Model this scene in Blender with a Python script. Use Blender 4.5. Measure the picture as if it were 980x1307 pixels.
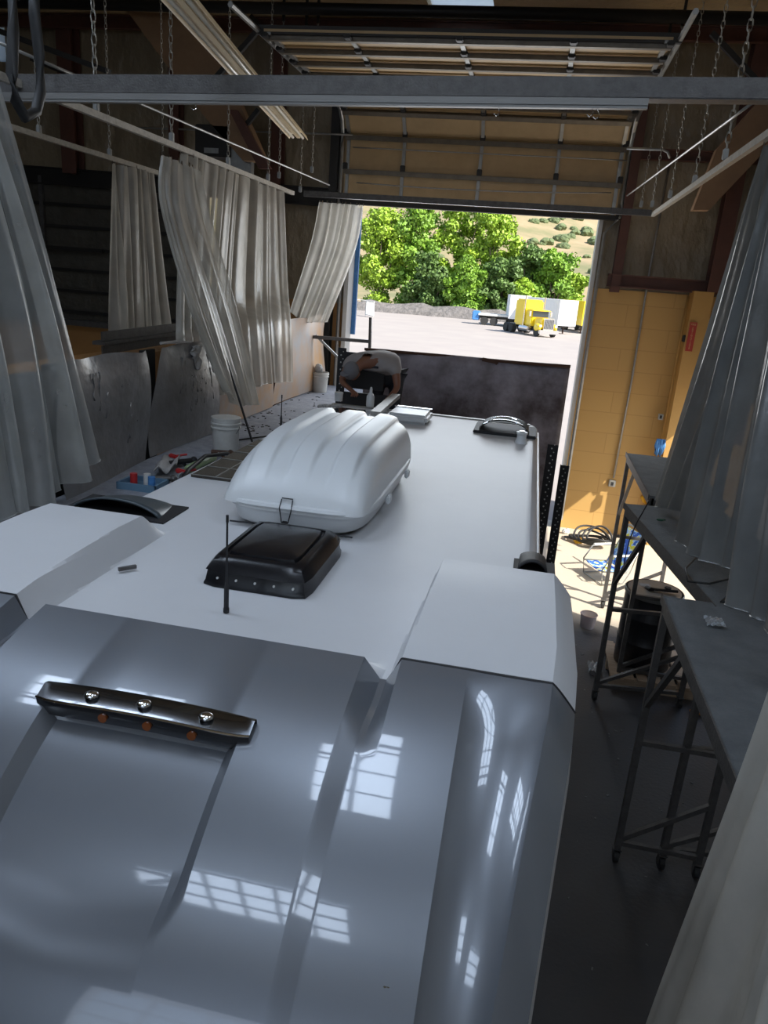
import bpy, bmesh, math, random
import numpy as np
from mathutils import Vector, Matrix, Euler
random.seed(7); rng = np.random.RandomState(5)
S = bpy.context.scene; COL = S.collection
for o in list(bpy.data.objects): bpy.data.objects.remove(o)

# ------------------------------------------------------------------ camera, sky, sun, exposure
F = 950.0; CX, CY = 490.0, 653.5; CAMZ = 4.5
_c = Vector((CX, CY))
def _d3(px, py): return Vector((px-CX, -(py-CY), -F))
_fx, _fy = 690-CX, 373-CY
_t = -F*F/(_fx*-0.078 + _fy)
YA = _d3(690, 373).normalized()
ZA = -_d3(CX-0.078*_t, CY+_t).normalized()
XA = YA.cross(ZA)
R3 = Matrix((XA, YA, ZA))
CAM = Vector((0, 0, CAMZ))
def _ray(px, py): return R3 @ _d3(px, py)
def atz(px, py, z): v = _ray(px, py); return CAM + v*((z-CAMZ)/v.z)
def aty(px, py, y): v = _ray(px, py); return CAM + v*(y/v.y)
def atx(px, py, x): v = _ray(px, py); return CAM + v*(x/v.x)
cd = bpy.data.cameras.new('camera'); cam = bpy.data.objects.new('camera', cd); COL.objects.link(cam)
cam.matrix_world = Matrix.Translation(CAM) @ R3.to_4x4()
cd.sensor_fit = 'HORIZONTAL'; cd.sensor_width = 36; cd.lens = F/980*36; cd.clip_end = 3000; cd.clip_start = .05
S.camera = cam
S.view_settings.view_transform = 'Standard'; S.view_settings.look = 'None'
S.view_settings.gamma = 1; S.view_settings.use_curve_mapping = False; S.view_settings.exposure = 0.0
SUN_DIR = Vector((-.88, .48, -.95)).normalized()
W = bpy.data.worlds.new('world'); S.world = W; W.use_nodes = True
wn = W.node_tree.nodes; bgn = wn['Background']
sky = wn.new('ShaderNodeTexSky'); sky.sky_type = 'NISHITA'; sky.sun_disc = False
sky.sun_elevation = math.radians(43); sky.sun_rotation = math.radians(118); sky.air_density = 1.2; sky.dust_density = 1.5
W.node_tree.links.new(sky.outputs[0], bgn.inputs[0]); bgn.inputs[1].default_value = 0.26
sl = bpy.data.lights.new('sun', 'SUN'); sl.energy = 9.5; sl.angle = .012; sl.color = (1, .95, .86)
so = bpy.data.objects.new('sun', sl); COL.objects.link(so); so.rotation_euler = SUN_DIR.to_track_quat('-Z', 'Y').to_euler(); so.location = (20, -5, 25)
def area(name, loc, sx, sy, power, color, aim):
    l = bpy.data.lights.new(name, 'AREA'); l.shape = 'RECTANGLE'; l.size = sx; l.size_y = sy; l.energy = power; l.color = color
    o = bpy.data.objects.new(name, l); COL.objects.link(o); o.location = loc
    o.rotation_euler = Vector(aim).to_track_quat('-Z', 'Y').to_euler(); return o
BLUE = (.68, .81, 1.0)
# daylight entering through the translucent roof lights and the big door
SKYLIGHTS = [(-4.3, 3.4, 1.9, 1.5), (-1.25, 2.2, .9, 2.4), (1.6, 3.6, 1.2, 1.8), (-2.5, -2.6, 2.6, 1.6), (-7.6, 4.2, 1.2, 3.2),(1.2,-1.8,1.2,1.8)]
POW = [120, 80, 70, 120, 130, 70]
for k, (x, y, sx, sy) in enumerate(SKYLIGHTS):
    area('roof_daylight', (x, y, 8.55), sx, sy, POW[k], BLUE, (0, 0, -1))
area('door_daylight', (-1.4, 14.3, 4.6), 4.4, 2.2, 150, (.92, .96, 1.0), (0, -1, -.25))
area('rear_window_daylight', (-1.5, -7.6, 5.0), 7.0, 3.0, 120, (.72, .82, 1.0), (0, 1, -.1))

# ------------------------------------------------------------------ materials
def mat(name, color, rough=.5, metal=0, bump=0, bscale=20, var=0, vscale=4, coat=0, coatr=.03, spec=.5, trans=0, col2=None, tex='noise', stretch=(1,1,1), detail=6, bdist=.02):
    m = bpy.data.materials.new(name); m.use_nodes = True; nt = m.node_tree; n = nt.nodes; p = n['Principled BSDF']
    p.inputs['Base Color'].default_value = (*color, 1); p.inputs['Roughness'].default_value = rough
    p.inputs['Metallic'].default_value = metal; p.inputs['Specular IOR Level'].default_value = spec
    p.inputs['Coat Weight'].default_value = coat; p.inputs['Coat Roughness'].default_value = coatr
    p.inputs['Transmission Weight'].default_value = trans
    if bump or var:
        tc = n.new('ShaderNodeTexCoord'); mp = n.new('ShaderNodeMapping'); mp.inputs['Scale'].default_value = stretch
        nt.links.new(tc.outputs['Object'], mp.inputs[0])
    if var:
        t = n.new('ShaderNodeTexNoise'); t.inputs['Scale'].default_value = vscale; t.inputs['Detail'].default_value = detail; t.inputs['Roughness'].default_value = .65
        nt.links.new(mp.outputs[0], t.inputs[0])
        r = n.new('ShaderNodeValToRGB'); r.color_ramp.elements[0].position = .5-var/2; r.color_ramp.elements[1].position = .5+var/2
        c2 = col2 or tuple(c*.55 for c in color)
        r.color_ramp.elements[0].color = (*c2, 1); r.color_ramp.elements[1].color = (*color, 1)
        nt.links.new(t.outputs['Fac'], r.inputs[0]); nt.links.new(r.outputs[0], p.inputs['Base Color'])
    if bump:
        t2 = n.new('ShaderNodeTexNoise'); t2.inputs['Scale'].default_value = bscale; t2.inputs['Detail'].default_value = 5
        nt.links.new(mp.outputs[0], t2.inputs[0])
        b = n.new('ShaderNodeBump'); b.inputs['Strength'].default_value = bump; b.inputs['Distance'].default_value = bdist
        nt.links.new(t2.outputs['Fac'], b.inputs['Height']); nt.links.new(b.outputs[0], p.inputs['Normal'])
    return m
M = {}
M['gel'] = mat('white_gelcoat', (.65, .65, .66), .40, var=.9, vscale=1.4, col2=(.56, .565, .58), spec=.35, bump=.15, bscale=90, bdist=.003)
M['silver'] = mat('silver_metallic_paint', (.20, .215, .24), .36, metal=.45, coat=1, coatr=.04, var=.9, vscale=1.2, col2=(.165, .18, .205))
M['plastic_w'] = mat('white_moulded_plastic', (.66, .68, .69), .33, bump=.15, bscale=120, bdist=.002)
M['black'] = mat('black_plastic', (.008, .008, .010), .24, spec=.35, bump=.15, bscale=150, bdist=.002)
M['blackm'] = mat('black_matt', (.015, .015, .017), .6)
M['rubber'] = mat('black_rubber', (.02, .02, .02), .55)
M['chrome'] = mat('chrome', (.75, .75, .75), .08, metal=1)
M['smoke'] = mat('smoked_chrome', (.12, .125, .135), .2, metal=1, coat=1)
M['amber'] = mat('amber_lens', (.22, .06, .012), .15, coat=1)
M['glass'] = mat('clear_glass', (.9, .95, .97), .02, trans=1)
M['darkglass'] = mat('dark_glazing', (.02, .03, .035), .05, coat=1)
M['steel'] = mat('dusty_steel', (.15, .145, .14), .5, metal=.4, var=.6, vscale=14, col2=(.075, .07, .068), bump=.2, bscale=60)
M['galv'] = mat('galvanised_steel', (.42, .42, .40), .42, metal=.7, var=.6, vscale=10, col2=(.28, .28, .27))
M['rail'] = mat('white_painted_rail', (.55, .52, .46), .45, metal=.1, var=.6, vscale=20, col2=(.26, .24, .2))
M['chain'] = mat('zinc_chain', (.48, .46, .41), .45, metal=.5)
M['deck'] = mat('dusty_plywood_deck', (.16, .175, .185), .75, var=.7, vscale=7, col2=(.085, .095, .105), bump=.4, bscale=60)
M['deckl'] = mat('overspray_deck', (.36, .38, .43), .8, var=.55, vscale=9, col2=(.20, .21, .24), bump=.5, bscale=70)
M['panel'] = mat('overspray_sheet', (.27, .27, .275), .36, metal=.15, var=.6, vscale=2.2, col2=(.13, .118, .11), bump=.5, bscale=9, bdist=.02, coat=.15, coatr=.3)
M['brownpanel'] = mat('primer_stained_sheet', (.34, .31, .35), .55, var=.25, vscale=.9, col2=(.07, .05, .05), bump=.3, bscale=14)
M['rust'] = mat('rusty_edge', (.10, .045, .025), .7, var=.6, vscale=16)
M['insul'] = mat('quilted_insulation', (.36, .29, .19), .4, var=.6, vscale=1.2, col2=(.23, .18, .115), bump=.8, bscale=3, bdist=.12, stretch=(1.2, 1.2, .7))
M['ceilins'] = mat('roof_insulation', (.62, .47, .28), .5, var=.5, vscale=1.5, col2=(.45, .33, .18), bump=1, bscale=3, bdist=.12)
M['darkins'] = mat('dark_wall_sheet', (.10, .09, .07), .6, var=.6, vscale=2, bump=.8, bscale=5, bdist=.08)  # dark tone of the left wall and the far door panel
M['redoxide'] = mat('red_oxide_primer', (.14, .055, .038), .6, var=.6, vscale=5, col2=(.08, .036, .026))
M['haunch'] = mat('brown_primer', (.36, .22, .12), .6, var=.6, vscale=3, col2=(.24, .14, .075))
M['blacksteel'] = mat('black_steel', (.03, .028, .026), .5, metal=.3)
M['doorpan'] = mat('door_liner', (.60, .43, .23), .5, var=.7, vscale=3, col2=(.42, .30, .155))
M['doorstrut'] = mat('door_strut_steel', (.22, .19, .15), .45, metal=.5, var=.6, vscale=8)
M['ochre'] = mat('ochre_wall_paint', (.56, .33, .10), .55, var=.8, vscale=1.6, col2=(.46, .26, .075))
M['board'] = mat('ochre_board', (.45, .23, .075), .55, var=.7, vscale=3, col2=(.34, .17, .06))
M['white'] = mat('white_paint', (.70, .70, .68), .45, var=.7, vscale=3, col2=(.58, .58, .56))
M['bucket'] = mat('white_bucket_plastic', (.66, .66, .63), .4, var=.6, vscale=8, col2=(.5, .5, .47))
M['skin'] = mat('skin', (.20, .085, .05), .5)
M['shirt'] = mat('grey_shirt', (.30, .275, .27), .8, bump=.5, bscale=14)
M['trouser'] = mat('dark_trousers', (.02, .022, .03), .8)
M['cap'] = mat('grey_cap', (.15, .15, .165), .8)
M['red'] = mat('red_plastic', (.5, .03, .03), .4)
M['signred'] = mat('sign_red', (.42, .05, .035), .4)
M['cream'] = mat('sign_cream', (.6, .42, .2), .5)
M['green'] = mat('pale_green_plastic', (.32, .42, .22), .4)
M['blue'] = mat('blue_plastic', (.03, .16, .5), .5, var=.6, vscale=20, col2=(.1, .3, .6))
M['yellow'] = mat('yellow_plastic', (.75, .42, .02), .45)
M['orange'] = mat('orange_cloth', (.75, .28, .04), .6)
M['rag'] = mat('grey_rag', (.42, .41, .40), .9, bump=.6, bscale=30)
M['wood'] = mat('weathered_pine', (.55, .42, .30), .75, var=.6, vscale=5, stretch=(1, 8, 8), col2=(.33, .23, .15))
M['drum'] = mat('black_drum_paint', (.016, .016, .019), .35, bump=.2, bscale=20)
M['lidm'] = mat('scuffed_lid', (.16, .16, .17), .45, metal=.4, var=.6, vscale=8)
M['polythene'] = mat('crumpled_polythene', (.6, .65, .7), .2, trans=.5, bump=.8, bscale=25)
M['clearpl'] = mat('cloudy_plastic', (.65, .6, .63), .25, trans=.45)
M['asphalt'] = mat('pale_asphalt', (.36, .325, .30), .9, var=.6, vscale=.25, col2=(.29, .26, .25))
M['leaf'] = mat('bright_green_leaves', (.25, .42, .035), .55, var=.6, vscale=.4, col2=(.10, .22, .03), detail=8)  # bright green leaf tone of some trees
M['leaf2'] = mat('yellowgreen_leaves', (.36, .52, .04), .55, var=.6, vscale=.5, col2=(.17, .30, .03), detail=8)
M['leaf3'] = mat('deep_green_leaves', (.13, .23, .045), .6, var=.6, vscale=.5, col2=(.06, .11, .03), detail=8)
M['bark'] = mat('tree_bark', (.13, .10, .075), .9)
M['hill'] = mat('dry_hillside', (.37, .27, .165), .95, var=.28, vscale=.022, col2=(.17, .17, .08), detail=9)
M['bush'] = mat('desert_shrub', (.15, .19, .085), .9, var=.6, vscale=1.5, col2=(.08, .11, .05))
M['rubble'] = mat('stone_bank', (.20, .185, .18), .95, var=.5, vscale=1.4, col2=(.08, .075, .07), bump=1, bscale=2, bdist=.3)
M['truckyel'] = mat('yellow_truck_paint', (.85, .62, .02), .3, coat=.6)
M['trailer'] = mat('white_trailer_skin', (.80, .80, .80), .45)
M['tyre'] = mat('tyre_rubber', (.03, .03, .03), .8)
M['slot'] = mat('slot_paint', (.5, .5, .48), .5)
def cloth_print():
    m = mat('tropical_print_fabric', (.05, .2, .75), .7); nt = m.node_tree; n = nt.nodes
    tc = n.new('ShaderNodeTexCoord'); t = n.new('ShaderNodeTexNoise'); t.inputs['Scale'].default_value = 9
    r = n.new('ShaderNodeValToRGB'); r.color_ramp.interpolation = 'CONSTANT'
    e = r.color_ramp.elements; e[0].color = (.03, .12, .6, 1); e[1].position = .46; e[1].color = (.25, .5, .9, 1)
    a = e.new(.52); a.color = (.75, .85, .9, 1); b = e.new(.57); b.color = (.8, .75, .05, 1)
    nt.links.new(tc.outputs['Object'], t.inputs[0]); nt.links.new(t.outputs['Fac'], r.inputs[0]); nt.links.new(r.outputs[0], n['Principled BSDF'].inputs['Base Color'])
    return m
M['print'] = cloth_print()
def floor_mat():
    m = mat('worn_concrete', (.30, .27, .25), .55, bump=.25, bscale=25); nt = m.node_tree; n = nt.nodes
    tc = n.new('ShaderNodeTexCoord'); t = n.new('ShaderNodeTexNoise'); t.inputs['Scale'].default_value = 1.1; t.inputs['Detail'].default_value = 9
    r = n.new('ShaderNodeValToRGB'); e = r.color_ramp.elements
    e[0].position = .3; e[0].color = (.055, .055, .06, 1); e[1].position = .7; e[1].color = (.085, .08, .08, 1)
    # sun patch near the end wall, painted in as a paler floor colour
    s = n.new('ShaderNodeSeparateXYZ'); mr = n.new('ShaderNodeMapRange'); mr.inputs['From Min'].default_value = 9.9; mr.inputs['From Max'].default_value = 10.6
    nt.links.new(tc.outputs['Object'], s.inputs[0]); nt.links.new(s.outputs['Y'], mr.inputs['Value'])
    mx = n.new('ShaderNodeMix'); mx.data_type = 'RGBA'; mx.inputs[7].default_value = (.50, .43, .34, 1)
    nt.links.new(tc.outputs['Object'], t.inputs[0]); nt.links.new(t.outputs['Fac'], r.inputs[0])
    nt.links.new(mr.outputs[0], mx.inputs[0]); nt.links.new(r.outputs[0], mx.inputs[6]); nt.links.new(mx.outputs[2], n['Principled BSDF'].inputs['Base Color'])
    return m
M['floor'] = floor_mat()
def block_mat():
    m = mat('painted_block', (.56, .33, .10), .55); nt = m.node_tree; n = nt.nodes; p = n['Principled BSDF']
    tc = n.new('ShaderNodeTexCoord'); mp = n.new('ShaderNodeMapping'); mp.inputs['Rotation'].default_value = (math.radians(90), 0, 0)
    b = n.new('ShaderNodeTexBrick'); b.inputs['Scale'].default_value = 1; b.inputs['Brick Width'].default_value = 1.6; b.inputs['Row Height'].default_value = .4
    b.inputs['Mortar Size'].default_value = .008; b.inputs['Color1'].default_value = (.55, .335, .11, 1); b.inputs['Color2'].default_value = (.53, .32, .105, 1); b.inputs['Mortar'].default_value = (.46, .27, .085, 1)
    nt.links.new(tc.outputs['Object'], mp.inputs[0]); nt.links.new(mp.outputs[0], b.inputs[0]); nt.links.new(b.outputs['Color'], p.inputs['Base Color'])
    return m
M['block'] = block_mat()
def curtain_mat(name, col, op, dust):
    m = bpy.data.materials.new(name); m.use_nodes = True; nt = m.node_tree; n = nt.nodes; n.remove(n['Principled BSDF']); out = n['Material Output']
    p = n.new('ShaderNodeBsdfPrincipled'); p.inputs['Base Color'].default_value = (*col, 1); p.inputs['Roughness'].default_value = .24; p.inputs['Specular IOR Level'].default_value = .8
    tl = n.new('ShaderNodeBsdfTranslucent'); tl.inputs[0].default_value = (*col, 1)
    tr = n.new('ShaderNodeBsdfTransparent'); tr.inputs[0].default_value = (.86, .86, .84, 1)
    a = n.new('ShaderNodeMixShader'); a.inputs[0].default_value = .38
    nt.links.new(p.outputs[0], a.inputs[1]); nt.links.new(tl.outputs[0], a.inputs[2])
    lw = n.new('ShaderNodeLayerWeight'); lw.inputs[0].default_value = .45
    mr = n.new('ShaderNodeMapRange'); mr.inputs['To Min'].default_value = op; mr.inputs['To Max'].default_value = min(1, op+.5)
    nt.links.new(lw.outputs['Facing'], mr.inputs['Value'])
    b = n.new('ShaderNodeMixShader'); nt.links.new(mr.outputs[0], b.inputs[0]); nt.links.new(tr.outputs[0], b.inputs[1]); nt.links.new(a.outputs[0], b.inputs[2])
    nt.links.new(b.outputs[0], out.inputs[0])
    tc = n.new('ShaderNodeTexCoord'); t = n.new('ShaderNodeTexNoise'); t.inputs['Scale'].default_value = 3; t.inputs['Detail'].default_value = 6
    bp = n.new('ShaderNodeBump'); bp.inputs['Strength'].default_value = .5; bp.inputs['Distance'].default_value = .03
    nt.links.new(tc.outputs['Object'], t.inputs[0]); nt.links.new(t.outputs['Fac'], bp.inputs['Height']); nt.links.new(bp.outputs[0], p.inputs['Normal'])
    if dust:
        r = n.new('ShaderNodeValToRGB'); r.color_ramp.elements[0].position = .3; r.color_ramp.elements[1].position = .65
        r.color_ramp.elements[0].color = (*[c*.75 for c in col], 1); r.color_ramp.elements[1].color = (*col, 1)
        nt.links.new(t.outputs['Fac'], r.inputs[0]); nt.links.new(r.outputs[0], p.inputs['Base Color']); nt.links.new(r.outputs[0], tl.inputs[0])
    return m
M['curt'] = curtain_mat('milky_pvc_sheet', (.74, .71, .64), .66, True)
M['curtclear'] = curtain_mat('clearer_pvc_sheet', (.66, .68, .67), .36, True)
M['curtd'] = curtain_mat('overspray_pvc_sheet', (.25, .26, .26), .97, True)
M['roofsheet'] = curtain_mat('fibreglass_rooflight', (.8, .88, .95), 1.0, False)

# ------------------------------------------------------------------ mesh helpers
class MB:
    def __init__(s): s.bm = bmesh.new()
    def box(s, c, d, rot=None, bev=0):
        r = bmesh.ops.create_cube(s.bm, size=1); vs = r['verts']
        bmesh.ops.scale(s.bm, vec=d, verts=vs)
        if bev:
            es = list({e for v in vs for e in v.link_edges}); q = bmesh.ops.bevel(s.bm, geom=es, offset=bev, segments=2, affect='EDGES'); vs = list({v for f in q['faces'] for v in f.verts} | {v for v in vs if v.is_valid})
        if rot is not None:
            mm = rot if isinstance(rot, Matrix) else Euler(rot).to_matrix()
            bmesh.ops.transform(s.bm, matrix=mm.to_4x4(), verts=vs)
        bmesh.ops.translate(s.bm, vec=c, verts=vs); return s
    def b2(s, a, b, bev=0):   # box from two corners
        a = Vector(a); b = Vector(b); return s.box((a+b)/2, [max(abs(q), .001) for q in (b-a)], bev=bev)
    def bar(s, a, b, w, h=None):   # square bar between points
        a = Vector(a); b = Vector(b); d = b-a; L = d.length
        q = d.to_track_quat('Z', 'Y').to_matrix(); return s.box((a+b)/2, (w, h or w, L), q)
    def cyl(s, a, b, r, r2=None, n=14, caps=True):
        a = Vector(a); b = Vector(b); d = b-a
        q = bmesh.ops.create_cone(s.bm, cap_ends=caps, segments=n, radius1=r, radius2=r if r2 is None else r2, depth=d.length)['verts']
        bmesh.ops.transform(s.bm, matrix=Matrix.Translation((a+b)/2) @ d.to_track_quat('Z', 'Y').to_matrix().to_4x4(), verts=q); return s
    def sph(s, c, r, sc=(1, 1, 1), n=14, rot=None):
        q = bmesh.ops.create_uvsphere(s.bm, u_segments=n, v_segments=max(6, n//2+1), radius=r)['verts']
        bmesh.ops.scale(s.bm, vec=sc, verts=q)
        if rot: bmesh.ops.transform(s.bm, matrix=Euler(rot).to_matrix().to_4x4(), verts=q)
        bmesh.ops.translate(s.bm, vec=c, verts=q); return s
    def tube(s, pts, r, n=8, closed=False):
        pts = [Vector(p) for p in pts]; rings = []; N = len(pts)
        up = Vector((0, 0, 1))
        for i, p in enumerate(pts):
            if closed: t = pts[(i+1) % N]-pts[i-1]
            else: t = pts[min(i+1, N-1)]-pts[max(i-1, 0)]
            t.normalize(); u = t.cross(up)
            if u.length < .05: u = t.cross(Vector((1, 0, 0)))
            u.normalize(); w = u.cross(t)
            rr = r[i] if isinstance(r, (list, tuple)) else r
            rings.append([s.bm.verts.new(p+(u*math.cos(a)+w*math.sin(a))*rr) for a in [2*math.pi*k/n for k in range(n)]])
        for i in range(N if closed else N-1):
            A = rings[i]; B = rings[(i+1) % N]
            for k in range(n): s.bm.faces.new((A[k], A[(k+1) % n], B[(k+1) % n], B[k]))
        if not closed: s.bm.faces.new(rings[0][::-1]); s.bm.faces.new(rings[-1])
        return s
    def lathe(s, c, prof, n=28, caps=True):
        c = Vector(c); rings = []
        for r, z in prof: rings.append([s.bm.verts.new(c+Vector((r*math.cos(2*math.pi*k/n), r*math.sin(2*math.pi*k/n), z))) for k in range(n)])
        for A, B in zip(rings, rings[1:]):
            for k in range(n): s.bm.faces.new((A[k], A[(k+1) % n], B[(k+1) % n], B[k]))
        if caps: s.bm.faces.new(rings[0][::-1]); s.bm.faces.new(rings[-1])
        return s
    def grid(s, P, closed=False):
        V = [[s.bm.verts.new(p) for p in row] for row in P]
        for i in range(len(V)-1):
            m = len(V[i])
            for j in range(m if closed else m-1): s.bm.faces.new((V[i][j], V[i][(j+1) % m], V[i+1][(j+1) % m], V[i+1][j]))
        return V
    def poly(s, pts, ext=None):    # polygon, extruded by a vector
        vs = [s.bm.verts.new(p) for p in pts]; f = s.bm.faces.new(vs)
        if ext is not None:
            r = bmesh.ops.extrude_face_region(s.bm, geom=[f]); bmesh.ops.translate(s.bm, vec=ext, verts=[g for g in r['geom'] if isinstance(g, bmesh.types.BMVert)])
        return s
    def build(s, name, m, parent=None, smooth=False, rot=None, origin=None, solid=0, sub=0, autos=False, ang=38):
        bmesh.ops.recalc_face_normals(s.bm, faces=s.bm.faces[:])
        me = bpy.data.meshes.new(name)
        if parent is None and origin is None:
            xs = [v.co for v in s.bm.verts]; mn = Vector([min(c[i] for c in xs) for i in range(3)]); mxx = Vector([max(c[i] for c in xs) for i in range(3)])
            origin = Vector(((mn.x+mxx.x)/2, (mn.y+mxx.y)/2, mn.z)) if name.split('.')[0] not in NOORIG else Vector()
        if parent is not None: origin = Vector(parent['o_'])
        bmesh.ops.translate(s.bm, vec=-Vector(origin), verts=s.bm.verts[:])
        s.bm.to_mesh(me); s.bm.free(); me.materials.append(m)
        if smooth or autos:
            me.polygons.foreach_set('use_smooth', [True]*len(me.polygons))
            if autos: me.set_sharp_from_angle(angle=math.radians(ang))
        o = bpy.data.objects.new(name, me); COL.objects.link(o)
        if parent is not None: o.parent = parent; o.location = Vector(origin)-Vector(parent['o_'])
        else: o.location = origin
        o['o_'] = tuple(origin)
        if solid: q = o.modifiers.new('s', 'SOLIDIFY'); q.thickness = solid; q.offset = 0
        if sub: q = o.modifiers.new('u', 'SUBSURF'); q.levels = q.render_levels = sub
        return o
NOORIG = {'floor', 'wall_end', 'wall_left', 'wall_right', 'wall_back', 'ceiling', 'ground'}
def B(): return MB()
def root(name, loc, label, cat, group=None):
    o = bpy.data.objects.new(name, None); COL.objects.link(o); o.location = loc; o['o_'] = tuple(loc); o.empty_display_size = .1
    return tag(o, label, cat, group)
def tag(o, label, cat, group=None, kind=None):
    o['label'] = label; o['category'] = cat
    if group: o['group'] = group
    if kind: o['kind'] = kind
    return o
def struct(o): o['kind'] = 'structure'; return o
def kids(o): return [c for c in bpy.data.objects if c.parent == o]
def dup(o, delta, label=None, rotz=0, scale=None, parent=None, group=None):
    c = o.copy(); COL.objects.link(c)
    if parent is None: c.location = o.location+Vector(delta); c.rotation_euler = (0, 0, rotz)
    else: c.parent = parent
    if scale: c.scale = (scale,)*3 if not isinstance(scale, (tuple, list)) else scale
    if label: c['label'] = label
    if group: c['group'] = group
    for k in kids(o): dup(k, None, parent=c)
    return c
def sstep(a, b, x): t = min(1, max(0, (x-a)/(b-a))); return t*t*(3-2*t)

# ------------------------------------------------------------------ the building
EW = 14.8
struct(B().b2((-13, -8.2, -.2), (4.2, 15.2, 0)).build('floor', M['floor']))
# end wall, cut round the two vehicle doors
m = B(); m.b2((.92, EW, 0), (4.2, EW+.25, 4.65)); struct(m.build('wall_end', M['block']))
m = B(); m.b2((-5.7, EW, 0), (-3.72, EW+.25, 4.0)); struct(m.build('wall_end_pier', M['board']))
m = B()
m.b2((.92, EW+.02, 4.65), (4.2, EW+.2, 9.3)); m.b2((-3.72, EW+.02, 7.25), (.92, EW+.2, 9.3)); m.b2((-6.4, EW+.02, 4.0), (-3.72, EW+.2, 9.3)); m.b2((-13, EW+.02, 6.05), (-6.4, EW+.2, 8.05)); m.b2((-10.9, EW+.02, 8.05), (-6.4, EW+.2, 8.8)); m.b2((-13, EW+.02, 8.05), (-11.9, EW+.2, 8.8))
struct(m.build('wall_end_upper', M['insul'])); struct(B().b2((-11.9, EW+.08, 8.05), (-10.9, EW+.1, 8.75)).build('window_21', M['roofsheet']))
m = B(); m.b2((-13, EW, 0), (-8.3, EW+.2, 3.1)); m.b2((-8.3, EW+.02, 0), (-5.7, EW+.2, 4.0)); struct(m.build('wall_end_low', M['board']))
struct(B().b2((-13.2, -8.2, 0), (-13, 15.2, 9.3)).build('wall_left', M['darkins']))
m = B(); m.b2((3.4, -8.2, 0), (3.6, 9.2, 9.3)); m.b2((3.4, 9.2, 3.1), (3.6, 15, 9.3)); m.b2((3.4, 14.6, 0), (3.6, 15, 3.1)); struct(m.build('wall_right', M['insul']))  # unseen doorway near the end wall added to let in the floor sun patch
m = B(); m.b2((-13, -8.4, 0), (4.2, -8.2, 3.4)); m.b2((-13, -8.4, 6.6), (4.2, -8.2, 9.3)); m.b2((-13, -8.4, 3.4), (-5.2, -8.2, 6.6)); m.b2((2.2, -8.4, 3.4), (4.2, -8.2, 6.6)); struct(m.build('wall_back', M['insul']))
# pilaster at the right of the end wall
struct(B().b2((2.62, 14.35, 0), (2.95, EW, 4.72)).build('pilaster', M['ochre']))
# sloped ceiling of quilted insulation with roof lights left open
def roofz(y): return 8.75
holes = [(x-sx/2, x+sx/2, y-sy/2, y+sy/2) for x, y, sx, sy in SKYLIGHTS] + [(-2.35, -1.3, 13.0, 14.12)]
xs = sorted({-13, 4.2} | {v for h in holes for v in h[:2]}); ys = sorted({-8.2, 15.2} | {v for h in holes for v in h[2:]})
m = B()
for a, b in zip(xs, xs[1:]):
    for c, d in zip(ys, ys[1:]):
        mx_, my_ = (a+b)/2, (c+d)/2
        if not any(h[0] < mx_ < h[1] and h[2] < my_ < h[3] for h in holes): m.b2((a, c, 8.75), (b, d, 8.9))
struct(m.build('ceiling', M['ceilins']))
for k, h in enumerate(holes):
    r = struct(B().b2((h[0], h[2], 8.86), (h[1], h[3], 8.88)).build('window_%d' % (k+1), M['roofsheet']))
    f = B(); nx = max(2, round((h[1]-h[0])/.45)); ny = max(2, round((h[3]-h[2])/.6))
    for i in range(nx+1): x = h[0]+(h[1]-h[0])*i/nx; f.b2((x-.025, h[2], 8.4), (x+.025, h[3], 8.48))
    for j in range(ny+1): y = h[2]+(h[3]-h[2])*j/ny; f.b2((h[0], y-.025, 8.4), (h[1], y+.025, 8.48))
    f.build('glazing_bars', M['galv'], r) if h[3] < 12 else f.bm.free()
# rear window wall behind the viewer
r = struct(B().b2((-5.2, -8.32, 3.4), (2.2, -8.3, 6.6)).build('window_20', M['glass']))
f = B()
for i in range(9): x = -5.2+7.4*i/8; f.b2((x-.04, -8.3, 3.4), (x+.04, -8.24, 6.6))
for j in range(5): z = 3.4+3.2*j/4; f.b2((-5.2, -8.3, z-.04), (2.2, -8.24, z+.04))
f.build('glazing_bars', M['white'], r)
# wall framing
def beam(name, a, b, w, h, mt): return struct(B().bar(a, b, w, h).build(name, mt))
def ibeam(name, a, b, w, h, mt, flip=False):
    a = Vector(a); b = Vector(b); d = (b-a); L = d.length; q = d.to_track_quat('Z', 'Y').to_matrix()
    m = B()
    for off, dim in (((0, 0, 0), (.02, h, L)), ((0, h/2, 0), (w, .02, L)), ((0, -h/2, 0), (w, .02, L))):
        if flip: off = (off[1], off[0], 0); dim = (dim[1], dim[0], L)
        m.box((a+b)/2+q @ Vector(off), dim, q)
    return struct(m.build(name, mt))
ibeam('trim_1', (2.95, 14.5, 4.72), (2.95, 14.5, 8.75), .25, .3, M['redoxide'])
ibeam('trim_2', (1.15, 14.62, 4.8), (3.4, 14.62, 4.8), .2, .2, M['redoxide'])
ibeam('trim_3', (1.30, 14.66, 4.6), (1.30, 14.66, 8.75), .16, .2, M['redoxide'])
ibeam('trim_4', (1.3, 14.66, 6.9), (3.4, 14.66, 6.9), .1, .16, M['redoxide'])
ibeam('trim_5', (-9.4, 14.6, 6.05), (-9.4, 14.6, 8.7), .3, .3, M['redoxide'])
ibeam('trim_6', (-4.05, 14.66, 2.0), (-4.05, 14.66, 8.7), .16, .2, M['blacksteel'])
ibeam('trim_7', (-5.15, 14.6, 0), (-5.15, 14.6, 8.7), .2, .22, M['redoxide'])
ibeam('trim_8', (-13, 14.66, 6.05), (-4.0, 14.66, 5.9), .16, .3, M['blacksteel'])
ibeam('trim_9', (-7.2, 14.6, 5.9), (-7.2, 14.6, 8.7), .2, .22, M['redoxide'])
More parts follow.
